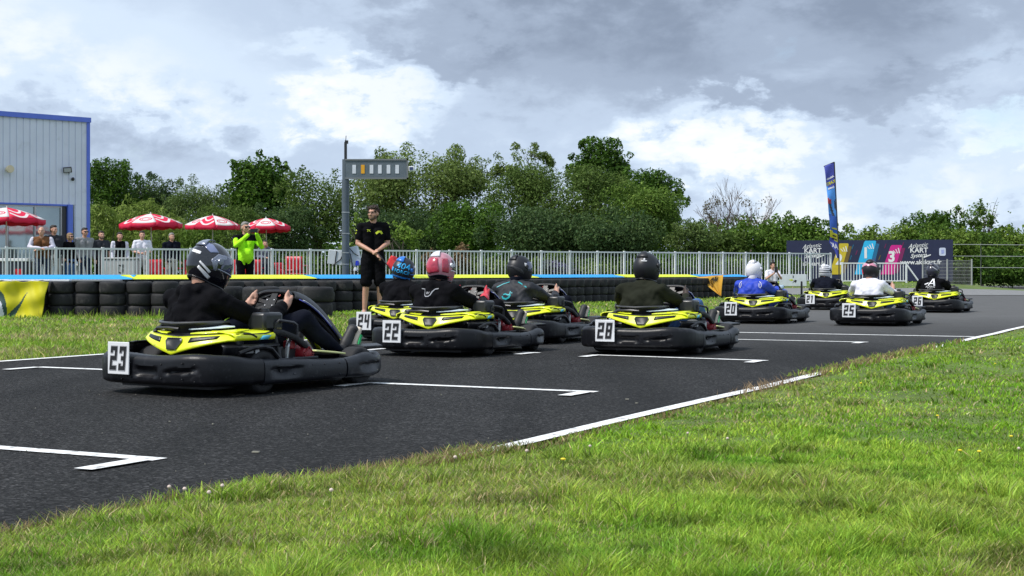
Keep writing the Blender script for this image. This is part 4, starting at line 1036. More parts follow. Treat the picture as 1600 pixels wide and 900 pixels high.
# prints on the backs
def back_print(num, V_, F_, mat, cx, cz, s=1.0, name='emblem'):
    o, j = drv[num]; return decal(o, j, [(v[0]*s, v[1]*s) for v in V_], F_, mat, (cx, -.9, cz), (1, 0, 0), (0, 0, 1), (0, 1, 0), name, .006)
def ribbon(pts, w):
    V_ = []; F_ = []
    pts = [Vector(p) for p in pts]
    for i, p in enumerate(pts):
        a = pts[max(0, i-1)]; b = pts[min(len(pts)-1, i+1)]; t = (b-a).normalized(); n = Vector((-t.y, t.x)); V_ += [p+n*w/2, p-n*w/2]
    for i in range(len(pts)-1): F_.append((2*i, 2*i+1, 2*i+3, 2*i+2))
    return V_, F_
back_print('22', *ribbon([(-.085, .055), (-.05, .05), (-.038, .03), (-.03, 0), (-.015, -.012), (.015, -.012), (.03, 0), (.038, .03), (.05, .05), (.085, .055)], .008), GREYP, -.04, .515)
V_, F_ = text_mesh('W', .032); back_print('22', V_, F_, GREYP, -.04, .53)
def line(p, q, w, k=8): return ribbon([Vector(p).lerp(Vector(q), i/k) for i in range(k+1)], w)
for p, q, w in (((-.055, -.062), (.018, .062), .020), ((.026, .062), (.050, -.062), .026), ((-.025, -.022), (.035, -.022), .016), ((-.125, -.040), (-.055, -.012), .018)): back_print('26', *line(p, q, w), WHP, -.02, .545, name='emblem')
V_, F_ = text_mesh('ALPINE', .052, .1); back_print('26', V_, F_, WHP, -.04, .462, name='lettering')
V_, F_ = text_mesh('F1 TEAM', .026); back_print('26', V_, F_, WHP, -.04, .432, name='lettering')
back_print(None, *ribbon([(-.06, .0), (-.045, -.022), (-.005, -.028), (.03, -.012), (.045, .018)], .018), TEAL, -.06, .47)
back_print(None, *ribbon([(-.05, .012), (-.02, .018), (.02, .008), (.055, .032)], .012), TEAL, -.06, .475)
back_print(None, *ribbon([(.035, .0), (.035, .045)], .010), TEAL, -.06, .475)
for sgn in (1, -1): back_print(None, *ribbon([(sgn*.05, .115), (sgn*.10, .095), (sgn*.17, .06)], .008), TEAL, -.04, .50, name='piping')
back_print('21', *ribbon([(-.03, -.01), (0, .012), (.03, -.01)], .014), pm('gold_print', (.45, .36, .08), .5), -.04, .40)
for sgn in (1, -1): back_print('20', *ribbon([(sgn*.13, .075), (sgn*.155, .05), (sgn*.165, .01), (sgn*.15, -.02), (sgn*.135, .0), (sgn*.128, .05)], .007), WHP, -.04, .515, name='piping')
# ------------------------------------------------------------------ standing people
HAIR = {'dark': pm('hair_dark', (.018, .013, .010), .7, var=.4, bump=.5, bs=160), 'grey': pm('hair_grey', (.22, .21, .20), .7, var=.3, bump=.5, bs=160),
        'blonde': pm('hair_blonde', (.24, .16, .08), .7, var=.3, bump=.5, bs=160), 'brown': pm('hair_brown', (.030, .016, .011), .7, var=.4, bump=.5, bs=160)}
EYEM = pm('eye_dark', (.02, .015, .012), .3); BEARD = pm('beard_stubble', (.10, .06, .045), .8)
def simple_hand(w, dirn, r=.0095, side=1):
    w = Vector(w); dn = Vector(dirn).normalized(); sd = dn.cross(Vector((0, 0, 1)))
    sd = sd.normalized() if sd.length > .1 else Vector((1, 0, 0)); up = sd.cross(dn); c = w+dn*.055; pr = [cap(w, .024, c, .030)]
    for k, (t, l) in enumerate(((.028, .062), (.010, .072), (-.009, .068), (-.027, .052))):
        b = c+sd*t+dn*.022; m_ = b+dn*l*.55; pr += chain([b, m_, m_+(dn*.5-up*.8).normalized()*l*.5], [r*1.15, r*1.05, r*.85])
    pr += chain([c+sd*.02*side, c+sd*.048*side+dn*.02, c+sd*.055*side+dn*.05], [r*1.4, r*1.2, r])
    return pr
def head_prims(c, yaw=0, pitch=0):
    Rm = Matrix.Rotation(yaw, 3, 'Z') @ Matrix.Rotation(pitch, 3, 'X'); q = lambda p: Vector(c)+Rm @ Vector(p)
    pr = [ell(q((0, .012, .025)), (.074, .092, .092), Rm), ell(q((0, -.022, -.03)), (.062, .068, .078), Rm), ell(q((0, -.055, -.082)), (.034, .032, .026), Rm),
          cap(q((0, -.085, .012)), .011, q((0, -.108, -.024)), .015), ell(q((0, -.086, .03)), (.052, .014, .010), Rm), cap(q((-.02, -.088, -.056)), .0095, q((.02, -.088, -.056)), .0095)]
    for s in (1, -1): pr += [ell(q((s*.076, .01, -.01)), (.012, .022, .032), Rm), ell(q((s*.04, -.06, -.022)), (.024, .022, .022), Rm)]
    return pr, q, Rm
def person(label, x, y, height, yaw, top, legs, hair='dark', hair_style='short', arms=None, shorts=False, sleeve=1.0, glasses=False, beard=False, voxel=.018, head_yaw=0, head_pitch=0, z=None, shoes=None, group=None, build=1.0, lean=0, kneel=False, hand_dirs=None, top_name='jacket', belly=0):
    S = height/1.75; ARM = arms or {1: [(.235, .02, 1.16), (.22, -.12, .94)], -1: [(-.235, .02, 1.16), (-.22, -.12, .94)]}
    hipz = .92; w = build; ly = -lean
    sh = {s: Vector((s*.178*w, ly, 1.43-abs(ly)*.25)) for s in (1, -1)}; nk = Vector((0, ly+.005, 1.475-abs(ly)*.25)); hc = Vector((0, ly-.025-.03*(lean > 0), 1.635-abs(ly)*.3))
    hip = {s: Vector((s*.09, 0, hipz)) for s in (1, -1)}; kn = {1: Vector((.105, -.02, .50)), -1: Vector((-.115, -.035, .50))}; an = {1: Vector((.115, .015, .085)), -1: Vector((-.14, 0, .085))}
    if kneel:
        dz = .50
        sh = {s: v-Vector((0, 0, dz)) for s, v in sh.items()}; nk = nk-Vector((0, 0, dz)); hc = hc-Vector((0, 0, dz)); hip = {s: v-Vector((0, 0, dz)) for s, v in hip.items()}
        kn = {1: Vector((.20, -.36, .46)), -1: Vector((-.13, -.25, .07))}; an = {1: Vector((.16, -.26, .085)), -1: Vector((-.12, .18, .085))}
    hz = hip[1].z
    def torso(g):
        p = []
        for s in (1, -1): p += [cap((s*.072*w, .0, hz), .098+g, (s*.070*w, ly*.5, hz+.20), .092+g), cap((s*.070*w, ly*.5, hz+.20), .092+g, (s*.085*w, ly, sh[1].z-.08), .098+g)]
        p += [cap(sh[1], .058+g, sh[-1], .058+g), cap(Vector((0, ly, sh[1].z)), .06+g, nk, .052+g), cap(sh[1], .05+g, nk, .046+g*.6), cap(sh[-1], .05+g, nk, .046+g*.6)]
        if belly: p += [ell((0, -.06-belly, hz+.14), (.13+g, .11+g, .15+g))]
        return p
    def arm(s, g, end=1.0):
        e, wv = [Vector(p) for p in ARM[s]]
        if end <= .5: return chain([sh[s], sh[s].lerp(e, end*2)], [.056+g, .052+g])
        return chain([sh[s], e, e.lerp(wv, .4), e.lerp(wv, end*2-1)], [.055+g, .042+g, .041+g, .030+g])
    def leg(s, g, end=1.0):
        if end <= .5: return chain([hip[s], hip[s].lerp(kn[s], end*2)], [.090+g, .078+g])
        t = end*2-1; c1 = kn[s].lerp(an[s], .35)+Vector((0, .012, 0))
        if t < .4: return chain([hip[s], kn[s], kn[s].lerp(an[s], t)], [.088+g, .064+g, .064+g])
        return chain([hip[s], kn[s], c1, kn[s].lerp(an[s], t)], [.088+g, .056+g, .054+g, .036+g])
    hp_, q, Rm = head_prims(hc, head_yaw, head_pitch)
    body = torso(-.016)+hp_+[cap(nk+Vector((0, 0, -.03)), .055, hc+Vector((0, .02, -.06)), .054)]
    for s in (1, -1):
        e, wv = [Vector(p) for p in ARM[s]]
        body += arm(s, -.004)+leg(s, -.004)+[cap(an[s], .036, an[s]+Vector((s*.02, -.13, -.045)), .030)]
        dn = Vector(hand_dirs[s]) if hand_dirs else (wv-e)
        body += simple_hand(wv, dn, side=-s)
    sc_ = lambda pr: [(p[0], p[1]*S, p[2]*S, p[3]*S, p[4]*S) if p[0] == 'c' else (p[0], p[1]*S, tuple(a*S for a in p[2]), p[3]) for p in pr]
    o = blob('person', sc_(body), M['skin'], None, voxel, 2)
    o.location = (x, y, h1(x, y) if z is None else z); o.rotation_euler.z = yaw; tag(o, label, 'person', group)
    tp = torso(.004)
    for s in (1, -1): tp += arm(s, .010, sleeve)
    jk = blob(top_name, sc_(tp), top if isinstance(top, list) else [top], o, voxel, 2, .006, 9, len(label))
    lp = [cap(hip[1]+Vector((0, 0, .03)), .100, hip[-1]+Vector((0, 0, .03)), .100)]
    for s in (1, -1): lp += leg(s, .018 if shorts else .012, .43 if shorts else .95)
    blob('shorts' if shorts else 'trousers', sc_(lp), legs, o, voxel, 2, .006, 9, 4)
    for s in (1, -1):
        a_ = an[s]+Vector((0, .02, -.045)); t_ = an[s]+Vector((s*.025, -.165, -.052))
        blob('shoe', sc_([cap(a_, .042, a_.lerp(t_, .5), .043), cap(a_.lerp(t_, .5), .043, t_, .034), cap(an[s]+Vector((0, .01, 0)), .045, a_, .042)]), shoes or pm('shoe_black', (.015, .015, .017), .6), o, max(.011, voxel*.7), 2)
    if hair:
        hr = [ell(q((0, .028, .052)), (.080, .088, .074), Rm), ell(q((0, .062, .0)), (.070, .050, .075), Rm)]
        if hair_style == 'curly':
            rq = random.Random(3)
            for k in range(90):
                a = rq.uniform(0, 6.28); e_ = rq.uniform(-.25, 1.5); yy_ = .02+.086*math.sin(a)*math.cos(e_)
                if yy_ < -.045 and e_ < .75: continue
                hr.append(ell(q((.080*math.cos(a)*math.cos(e_), yy_, .045+.070*math.sin(e_))), (rq.uniform(.013, .024),)*3, Rm))
            hr += [ell(q((.022*k, -.066+.006*abs(k), .082+.008*(k % 2))), (.016, .018, .020), Rm) for k in (-3, -2, -1, 0, 1, 2, 3)]
        elif hair_style == 'bob': hr += [ell(q((s*.066, .01, -.02)), (.028, .055, .085), Rm) for s in (1, -1)]+[ell(q((0, .06, -.02)), (.07, .04, .09), Rm), ell(q((0, -.045, .085)), (.055, .03, .03), Rm)]
        elif hair_style == 'bun': hr += [ell(q((0, .0, .16)), (.045, .045, .040), Rm), ell(q((0, -.04, .092)), (.064, .046, .040), Rm), ell(q((.06, -.01, .03)), (.022, .05, .06), Rm), ell(q((-.06, -.01, .03)), (.022, .05, .06), Rm)]
        elif hair_style == 'balding': hr = [ell(q((s*.058, .035, .0)), (.022, .05, .045), Rm) for s in (1, -1)]+[ell(q((0, .07, .01)), (.062, .034, .05), Rm)]
        else: hr += [ell(q((0, -.045, .088)), (.056, .034, .028), Rm)]
        blob('hair', sc_(hr), HAIR[hair], o, min(voxel, .010) if hair_style != 'curly' else .006, 1 if hair_style == 'curly' else 2, .006 if hair_style != 'curly' else .009, 60, 2)
    for s in (1, -1): MB().ball((0, 0, 0), (.012*S, .008*S, .007*S), 8).build('eye', EYEM, o, loc=q((s*.031, -.083, .012))*S)
    if glasses == 'sun':
        MB().box((0, 0, 0), (.125*S, .03*S, .036*S), Rm).build('sunglasses', pm('lens_black', (.01, .01, .012), .1), o, loc=q((0, -.082, .012))*S, bevel=.008)
    elif glasses:
        mb = MB()
        for s in (1, -1): mb.tube([q((s*.032+.024*math.cos(t), -.102, .010+.018*math.sin(t)))*S for t in np.linspace(0, 6.28, 14)], .0022, 5); mb.tube([q((s*.056, -.10, .012))*S, q((s*.078, .0, .012))*S], .0022, 5)
        mb.tube([q((-.008, -.104, .012))*S, q((.008, -.104, .012))*S], .0022, 5)
        mb.build('glasses', M['darkmetal'], o)
    if beard:
        blob('beard', sc_([ell(q((0, -.055, -.085)), (.040, .036, .030), Rm), ell(q((.045, -.025, -.06)), (.022, .040, .036), Rm), ell(q((-.045, -.025, -.06)), (.022, .040, .036), Rm), cap(q((-.028, -.092, -.040)), .008, q((.028, -.092, -.040)), .008)]), BEARD, o, .007, 2)
    return o, jk, S
# marshal in black
mx = at(583, 23.6); arms = {1: [(.235, .02, 1.17), (.075, -.20, 1.06)], -1: [(-.245, -.02, 1.16), (.02, -.235, 1.0)]}
mar, mj, mS = person('standing marshal in black tee and black shorts holding a rolled red flag', mx.x, mx.y, 1.80, R(10), BLK, BLK, 'brown', 'curly', arms, True, .33, True, True, .010, R(-32), 0, top_name='tee_shirt', build=1.08, shoes=pm('shoe_grey', (.40, .40, .42), .6), hand_dirs={1: (-.6, -.5, -.3), -1: (.55, -.35, -.55)})
YP = pm('print_yellow', (.50, .58, .02), .5)
for nm, V_, F_, cx, cz in (('emblem', *text_mesh('7K', .055, bold=.001), -.075, 1.36), ('emblem', *ribbon([(-.05, -.01), (-.01, .022), (.03, .02), (.05, -.015)], .035), .085, 1.325)):
    decal(mar, mj, [(v[0], v[1]) for v in V_], F_, YP, (cx*mS, -.8, cz*mS), (1, 0, 0), (0, 0, 1), (0, 1, 0), nm, .005)
decal(mar, mj, *ribbon([(.03*math.cos(t), .03*math.sin(t)) for t in np.linspace(.5, 5.8, 12)], .014), YP, (-.8, -.02, 1.345*mS), (0, -1, 0), (0, 0, 1), (1, 0, 0), 'emblem', .005)
# rolled flag in his hand
fl = empty('marshal_flag', (mx.x+.09, mx.y-.25, h1(mx.x, mx.y)+.98), 0, 'small red flag on a black stick held by the standing marshal', 'flag')
MB().tube([(-.02, .0, .10), (.33, -.06, -.36)], .009, 8).build('stick', M['darkmetal'], fl)
rows = []
for i in range(9):
    t = i/8; rows.append([Vector((.15+.19*t, -.03-.035*t, -.12-.24*t)).lerp(Vector((.15+.12*t+.13, -.02, .10-.16*t)), u)+Vector((0, .03*math.sin(u*6+t*4), .012*math.sin(u*5))) for u in np.linspace(0, .62+.25*math.sin(t*3), 7)])
MB().grid(rows).build('cloth', pm('flag_red', (.62, .03, .04), .7), fl, solid=.003)

# spectators behind the fence
def cl(name, c, **k): return pm('cloth_'+name, c, .85, var=.15, bump=.2, bs=60, spec=.2, **k)
FD0, FSL = 44.45, .8407
def fd(px): return FD0/(1-FSL*(px-800)/F)      # distance of the fence line at a pixel column
GS = 'spectators behind the white fence'
TERR = .60
GIL = cl('brown_gilet', (.16, .07, .03)); LILAC = cl('pale', (.58, .56, .66)); BEIGE = cl('stone', (.42, .39, .35)); GREYK = cl('grey_knit', (.25, .25, .26)); DEN = cl('denim_dark', (.02, .035, .07)); CHAR = cl('charcoal', (.03, .032, .04))
def spec(px, headtop, label, top, legs, y=.95, **k):
    y = fd(px)+y; k.setdefault('voxel', .014); k['build'] = k.get('build', 1.0)*1.06; p = at(px, y); z = h1(p.x, p.y); ht = zat(headtop, y)-z
    return person(label, p.x, p.y, ht, k.pop('yaw', R(28)), top, legs, z=z, group=GS, **k)
lean_arms = {1: [(.30, -.20, 1.20), (-.02, -.46, 1.13)], -1: [(-.30, -.20, 1.20), (.04, -.48, 1.15)]}
o, j, S_ = spec(67, 352, 'balding man leaning on the fence rail in brown gilet over white sleeves', [GIL, LILAC], DEN, y=.45, hair='grey', hair_style='balding', arms=lean_arms, lean=.16, yaw=R(8), build=1.15)
me = j.data; me.polygons.foreach_set('material_index', [1 if abs(p.center.x) > .20*S_ or p.center.y < -.33 else 0 for p in me.polygons])
spec(84, 352, 'dark haired man in black top behind the leaning man', CHAR, BEIGE, hair='dark', head_yaw=R(30))
spec(109, 364, 'blonde woman with sunglasses in black top at the fence', BLK, JEANS, hair='blonde', hair_style='bob', glasses='sun', yaw=R(60))
spec(132, 356, 'tall man in grey sweater and sunglasses near the building corner', GREYK, DEN, hair='dark', glasses='sun', yaw=R(45), build=1.12)
spec(158, 361, 'bearded man in dark tee shirt right of the grey sweater man', CHAR, BLK, beard=True, yaw=R(35), sleeve=.35)
o, j, S_ = spec(187, 363, 'man in black and white track jacket behind the pale bin', [BLK, WHITEC], BLK, yaw=R(30), y=1.35)
me = j.data; me.polygons.foreach_set('material_index', [1 if abs(p.center.x) > .15*S_ and p.center.z > 1.0*S_ else 0 for p in me.polygons])
fold = {1: [(.25, -.03, 1.17), (.02, -.20, 1.13)], -1: [(-.25, -.03, 1.17), (-.02, -.22, 1.11)]}
spec(222, 361, 'man in white polo and pale trousers with folded hands', WHITEC, cl('pale_grey', (.50, .47, .46)), yaw=R(20), sleeve=.4, arms=fold, top_name='polo_shirt')
spec(268, 364, 'grey haired man in open navy jacket right of the first tall parasol pole', [NAVY, cl('shirt_blue', (.10, .16, .30))], BEIGE, hair='grey', yaw=R(35), build=1.15)
o = spec(413, 374, 'seated looking spectator in grey top half hidden by a parasol pole', cl('grey_blue', (.13, .14, .19)), DEN, y=1.3, hair='dark', yaw=R(20), lean=.1, arms={1: [(.28, -.12, 1.25), (.10, -.16, 1.48)], -1: [(-.25, -.05, 1.17), (.0, -.25, 1.13)]})
# man in the neon jacket taking a picture, in front of the fence
NEON = cl('neon', (.42, .90, .02)); p = at(383, 29.2); z = h1(p.x, p.y)
o, j, S_ = person('grey haired man in neon yellow and black jacket photographing with a phone', p.x, p.y, zat(347, 29.2)-z, R(28), [NEON, BLK], BLK, 'grey', 'short', {1: [(.30, -.17, 1.24), (.13, -.36, 1.50)], -1: [(-.27, -.24, 1.26), (-.05, -.36, 1.48)]}, glasses='sun', voxel=.011, head_yaw=R(14), build=1.16, belly=.02, z=z, hand_dirs={1: (-.1, -.35, .9), -1: (.25, -.3, .9)})
me = j.data; me.polygons.foreach_set('material_index', [1 if (p_.center.z > 1.36*S_ and p_.center.y > -.11) or (p_.center.x < -.16 and p_.center.y > -.10) or (p_.center.x > .23 and p_.center.y > -.16) else 0 for p_ in me.polygons])
Rz = Matrix.Rotation(R(28), 3, 'Z'); ph = Vector((p.x, p.y, z))+Rz @ (Vector((.045, -.44, 1.56))*S_)
tag(MB().box((0, 0, 0), (.15, .012, .075)).build('phone', M['darkmetal'], loc=ph, rz=R(28), bevel=.004), 'dark phone held up by the man in the neon jacket', 'phone')
# woman crouching by the path
p = at(1207, 37.4); z = h1(p.x, p.y)
o, j, S_ = person('woman in white tee crouching on the grass filming with a phone', p.x, p.y, 1.70*(zat(407, 37.4)-z)/1.26, R(8), WHITEC, cl('light_jeans', (.34, .44, .56)), 'dark', 'bun', {1: [(.24, -.14, .72), (.06, -.30, .92)], -1: [(-.24, -.14, .72), (-.03, -.30, .90)]}, kneel=True, sleeve=.36, voxel=.013, z=z, top_name='tee_shirt', hand_dirs={1: (-.2, -.3, .8), -1: (.2, -.3, .8)})
tag(MB().box((0, 0, 0), (.08, .012, .15)).build('phone', M['darkmetal'], loc=(p.x+.02, p.y-.40, z+1.0*S_), rz=R(8), bevel=.004), 'dark phone held by the crouching woman', 'phone')

# ------------------------------------------------------------------ fences
def fence(name_label, pts, zb, h, bay, bar_gap, group=None, brace=False):
    "upright-bar railing along a polyline of (x, y)"
    a, b = Vector((*pts[0], 0)), Vector((*pts[1], 0)); ln = (b-a).length; n = max(1, round(ln/bay)); t = (b-a)/ln
    root = empty('bar_fence', (a.x, a.y, 0), math.atan2(t.y, t.x), name_label, 'fence', group)
    for i in range(n):
        u0, u1 = ln*i/n, ln*(i+1)/n; z0 = zb(i/n); mb = MB()
        mb.box(((u0+u1)/2, 0, z0+h-.02), (u1-u0-.062, .045, .045)); mb.box(((u0+u1)/2, 0, z0+.10), (u1-u0-.062, .04, .04))
        k = max(2, round((u1-u0)/(bar_gap(i/n) if callable(bar_gap) else bar_gap)))
        for q in range(1, k): mb.tube([(u0+(u1-u0)*q/k, 0, z0+.118), (u0+(u1-u0)*q/k, 0, z0+h-.040)], .0145, 6, caps=False)
        mb.build('fence_panel', M['fence'], root)
    for i in range(n+1):
        z0 = zb(min(i, n-1)/n); MB().box((ln*i/n, 0, z0+(h+.02)/2-.06), (.06, .06, h+.14)).build('fence_post', M['fence'], root)
    if brace: MB().tube([(ln, 0, zb(1)+h-.05), (ln+.55, -.05, zb(1)-.05)], .03, 8).build('fence_brace', M['fence'], root)
    return root
A_ = at(-70, fd(-70)); B_ = at(1298, fd(1298))
fence('long white bar fence running from the building to the feather flag', [(A_.x, A_.y), (B_.x, B_.y)], lambda t: .225+.155*t, 1.10, 1.2, lambda t: .090+.085*t)
A_ = at(1316, 54.3); B_ = at(1416, 54.3)
fence('lower white bar fence with a raking brace right of the feather flag', [(A_.x, A_.y), (B_.x, B_.y)], lambda t: .34, .78, 1.2, .11, brace=True)
# wire fence beyond the banner
A_ = at(1440, 60.5); root = empty('wire_fence', (A_.x, A_.y, 0), 0, 'grey wire mesh fence right of the dark billboard', 'fence')
for i in range(3):
    x = i*1.02+.05; MB().tube([(x, 0, .0), (x, 0, 1.32 if i else 1.5)], .035, 8).build('fence_post', pm('fence_grey', (.30, .31, .31), .6), root)
for i in range(2):
    mb = MB(); x0 = .07+i*1.02
    for k in range(1, 20): mb.tube([(x0+k*.05, 0, .05), (x0+k*.05, 0, 1.26)], .004, 4, caps=False)
    for k in range(9): mb.tube([(x0, 0, .1+.145*k), (x0+1, 0, .1+.145*k)], .005, 4, caps=False)
    mb.build('mesh_panel', pm('fence_grey', (.30, .31, .31), .6), root)
A_ = at(1488, 61); root = empty('rail_fence', (A_.x, A_.y, 0), 0, 'thin grey horizontal rails running off to the right edge', 'fence')
for zz in (1.94, 1.45, .97): MB().tube([(0, 0, zz), (9, 2, zz-.02)], .014, 6).build('rail', pm('rail_grey', (.36, .37, .36), .5), root)
for x in (1.3, 4.2, 7.1): MB().tube([(x, x*2/9+.03, 0), (x, x*2/9+.03, 2.0)], .02, 8).build('fence_post', pm('rail_post_dark', (.07, .08, .07), .7), root)

# ------------------------------------------------------------------ parasols, chairs, bin, cooler on the terrace
PR = pm('parasol_red', (.74, .012, .07), .7, var=.08, trans=.25); PWH = pm('parasol_white', (.78, .74, .74), .7, var=.05, trans=.25)
def parasol():
    root = empty('parasol', (0, 0, 0))
    MB().tube([(0, 0, 0), (0, 0, 2.36)], .022, 10).build('pole', pm('pole_pale', (.55, .55, .54), .4), root)
    MB().lathe([(0, .07), (.18, .06), (.24, 0), (0, 0)], 20).build('foot', M['black'], root)
    Rr, top, rim = 1.26, 2.36, 2.06
    def C(a, t, off=0):
        q = R(a); k = a/45-math.floor(a/45); sag = 1-.06*math.sin(k*math.pi)*t
        r = Rr*t*sag; z = top-(top-rim)*t**1.5-.02*math.sin(k*math.pi)*t; return Vector((r*math.cos(q), r*math.sin(q), z+off))
    for g in range(8):
        rows = [[C(45*g+45*j/8, t) for j in range(9)] for t in np.linspace(.02, 1, 9)]
        low = [[C(45*g+45*j/8, 1)+Vector((0, 0, -.115*v-.03*v*math.sin(j/8*math.pi*2)**2))*1 for j in range(9)] for v in (.01, .5, 1)]
        white = g % 2 == 0
        c = MB().grid(rows).build('gore', PWH if white else PR, root, solid=.004, offset=1)
        MB().grid(low).build('valance', PR, root, solid=.004)
        if white:
            mb = MB()
            for rr_, w_ in ((.19, .035), (.12, .02)):
                pts = []
                for k in range(25):
                    s_ = 2*math.pi*k/24; pts.append((45*g+22.5+math.degrees(1.35*rr_*math.cos(s_)/(.70*Rr)), .70+rr_*.85*math.sin(s_)/1.1))
                for k in range(24):
                    (a0, t0), (a1, t1) = pts[k], pts[k+1]; cx, ct = 45*g+22.5, .70
                    f_ = 1-w_/rr_; mb.add([C(a0, t0, .008), C(a1, t1, .008), C(cx+(a1-cx)*f_, ct+(t1-ct)*f_, .008), C(cx+(a0-cx)*f_, ct+(t0-ct)*f_, .008)], [(0, 1, 2, 3)])
            mb.build('emblem_ring', PR, c)
        else:
            mb = MB()
            for tc_, amp in ((.50, .14), (.80, .15)):
                rr = [[C(45*g+45*u, min(.985, tc_+amp*math.cos((u-.5)*math.pi*1.9)*.8-.02+w_*.11), .007) for w_ in (0, .5, 1)] for u in np.linspace(.05, .95, 15)]
                mb.grid(rr)
            mb.build('white_swirl', PWH, c)
    MB().lathe([(0, .06), (.02, .05), (.03, 0), (.0, 0)], 10, (0, 0, 2.36)).build('finial', pm('pole_pale', (.55, .55, .54), .4), root)
    return root
par = parasol(); names = ['red and white parasol at the left edge before the building windows', 'red and white parasol over the man in the white polo', 'red and white parasol in the middle of the three right of the building', 'red and white parasol behind the man in the neon jacket']
for i, (px, ty, d, sc_) in enumerate(((8, 321, 35.9, .74), (239, 331, 39.0, .67), (332, 334, 44.9, .67), (418, 338, 48.0, .67))):
    o = copy_tree(par) if i else par
    p = at(px, d); z = h1(p.x, p.y); o.location = (p.x, p.y, z); k = (zat(ty, d)-z)/2.42; o.scale = (sc_, sc_, k); o.rotation_euler = (R(2)*(i % 2), R(1.5)*(i % 3-1), R(-112+(0, 0, 40, 8)[i])); tag(o, names[i], 'parasol', 'parasols on the terrace')
def chair():
    root = empty('garden_chair', (0, 0, 0)); m = M['red']
    MB().box((0, 0, .43), (.44, .42, .03)).build('seat', m, root, bevel=.01)
    mb = MB(); rows = [[(x, .20+.06*v+.02*(x*x)*8, .45+.42*v) for x in np.linspace(-.22, .22, 7)] for v in np.linspace(0, 1, 5)]; mb.grid(rows).build('backrest', m, root, solid=.02)
    for x in (-1, 1):
        for y in (-1, 1): MB().tube([(x*.19, y*.17, .42), (x*.22, y*.21, 0)], .02, 6).build('leg', m, root)
        MB().tube([(x*.23, .2, .64), (x*.24, -.12, .64), (x*.22, -.18, .44)], .02, 6).build('armrest', m, root)
    return root
ch = chair(); lab = ['red plastic chair behind the fence below the first right parasol', 'red plastic chair behind the fence left of the helmet of driver 23', 'red plastic chair behind the fence right of the helmet of driver 23', 'red plastic chair behind the fence at the neon jacket\'s right hip', 'red plastic chair right of the last parasol pole, left one', 'red plastic chair right of the last parasol pole, right one']
for i, (px, rz, sc_) in enumerate(((243, 20, 1), (287, -30, 1), (363, 10, 1), (398, 180, 1.0), (446, 60, .9), (464, 170, 1.1))):
    o = copy_tree(ch) if i else ch; p = at(px, fd(px)+1.1+.3*(i % 2)); o.location = (p.x, p.y, h1(p.x, p.y)); o.rotation_euler.z = R(rz); o.scale = (sc_,)*3; tag(o, lab[i], 'chair', 'red chairs on the terrace')
p = at(187, fd(187)+.4); z = h1(p.x, p.y); root = empty('litter_container', (p.x, p.y, z), 0, 'pale grey litter container behind the fence with dark marking', 'bin')
MB().box((0, .25, .43), (.78, .5, .86)).build('body', pm('bin_grey', (.42, .43, .44), .5), root, bevel=.03); MB().box((0, .25, .885), (.82, .54, .05)).build('lid', pm('bin_lid', (.36, .37, .38), .5), root, bevel=.02)
V_, F_ = text_mesh('C2', .2, bold=.005); MB().add([(.03-v[1], -.006, .62+v[0]) for v in V_], F_).build('lettering', INK, root)
p = at(22, fd(22)+.9); z = h1(p.x, p.y); root = empty('drinks_cooler', (p.x, p.y, z), 0, 'dark drinks cooler with pale top and red mark left behind the fence', 'cooler')
MB().box((0, 0, .40), (.80, .5, .80)).build('cabinet', pm('cooler_dark', (.02, .025, .04), .3), root, bevel=.02); MB().box((0, 0, .84), (.84, .54, .07)).build('worktop', M['white'], root, bevel=.01)
MB().prism([(-.07, .48), (.07, .48), (.09, .62), (-.09, .62)], .006, lambda x, y, q: (x+.2, -.256-q, y)).build('red_mark', M['red'], root)
p = at(100, fd(100)+2.2); z = h1(p.x, p.y); root = empty('terrace_table', (p.x, p.y, z), 0, 'white table by the building window behind the fence', 'table')
MB().box((0, 0, .73), (1.0, .7, .05)).build('tabletop', M['white'], root, bevel=.01)
for x in (-.42, .42):
    for y in (-.28, .28): MB().tube([(x, y, .7), (x, y, 0)], .025, 8).build('leg', M['white'], root)
# ------------------------------------------------------------------ grid light post
p = at(540, 30.2); z0 = h1(p.x, p.y); root = empty('start_light_post', (p.x, p.y, z0), 0, 'grey post carrying a six panel start light sign beside the marshal', 'light post')
POST = pm('post_grey_blue', (.075, .095, .12), .5, var=.15, wear=((.2, .2, .2), 14, .66, .4)); zz = lambda y: zat(y, 30.2)-z0; k = 30.2/F
MB().tube([(0, 0, 0), (0, 0, zz(281))], .078, 18).build('post', POST, root)
MB().tube([(0, 0, zz(281)), (0, 0, zz(249))], .070, 18).build('post_head', POST, root)
for y in (332, 365, 395, 413): MB().lathe([(.080, -.012), (.085, -.01), (.085, .01), (.080, .012)], 18, (0, 0, zz(y))).build('band_clamp', M['steel'], root)
mb = MB(); mb.tube([(.0, 0, zz(249)), (.0, 0, zz(222))], .03, 8); mb.tube([(.0, 0, zz(224)), (.01, 0, zz(212))], .008, 6); mb.box((.02, 0, zz(222)), (.07, .04, .07)); mb.build('aerial', M['darkmetal'], root)
sg = empty('light_sign', (0, 0, 0)); sg.parent = root
x0, x1 = 1*k, 97*k; zt, zb = zz(250), zz(279)
MB().box(((x0+x1)/2, 0, (zt+zb)/2), (x1-x0, .14, zt-zb)).build('sign_box', pm('sign_grey', (.10, .125, .15), .55, var=.2, wear=((.2, .22, .24), 9, .58, .5)), sg, bevel=.006)
mb = MB()
for a, b in (((x0, zt), (x1, zt)), ((x0, zb), (x1, zb)), ((x1, zb), (x1, zt))):
    mb.box(((a[0]+b[0])/2, -.075, (a[1]+b[1])/2), (abs(a[0]-b[0])+.03, .022, abs(a[1]-b[1])+.03))
mb.build('sign_frame', pm('frame_grey', (.16, .17, .18), .5), sg)
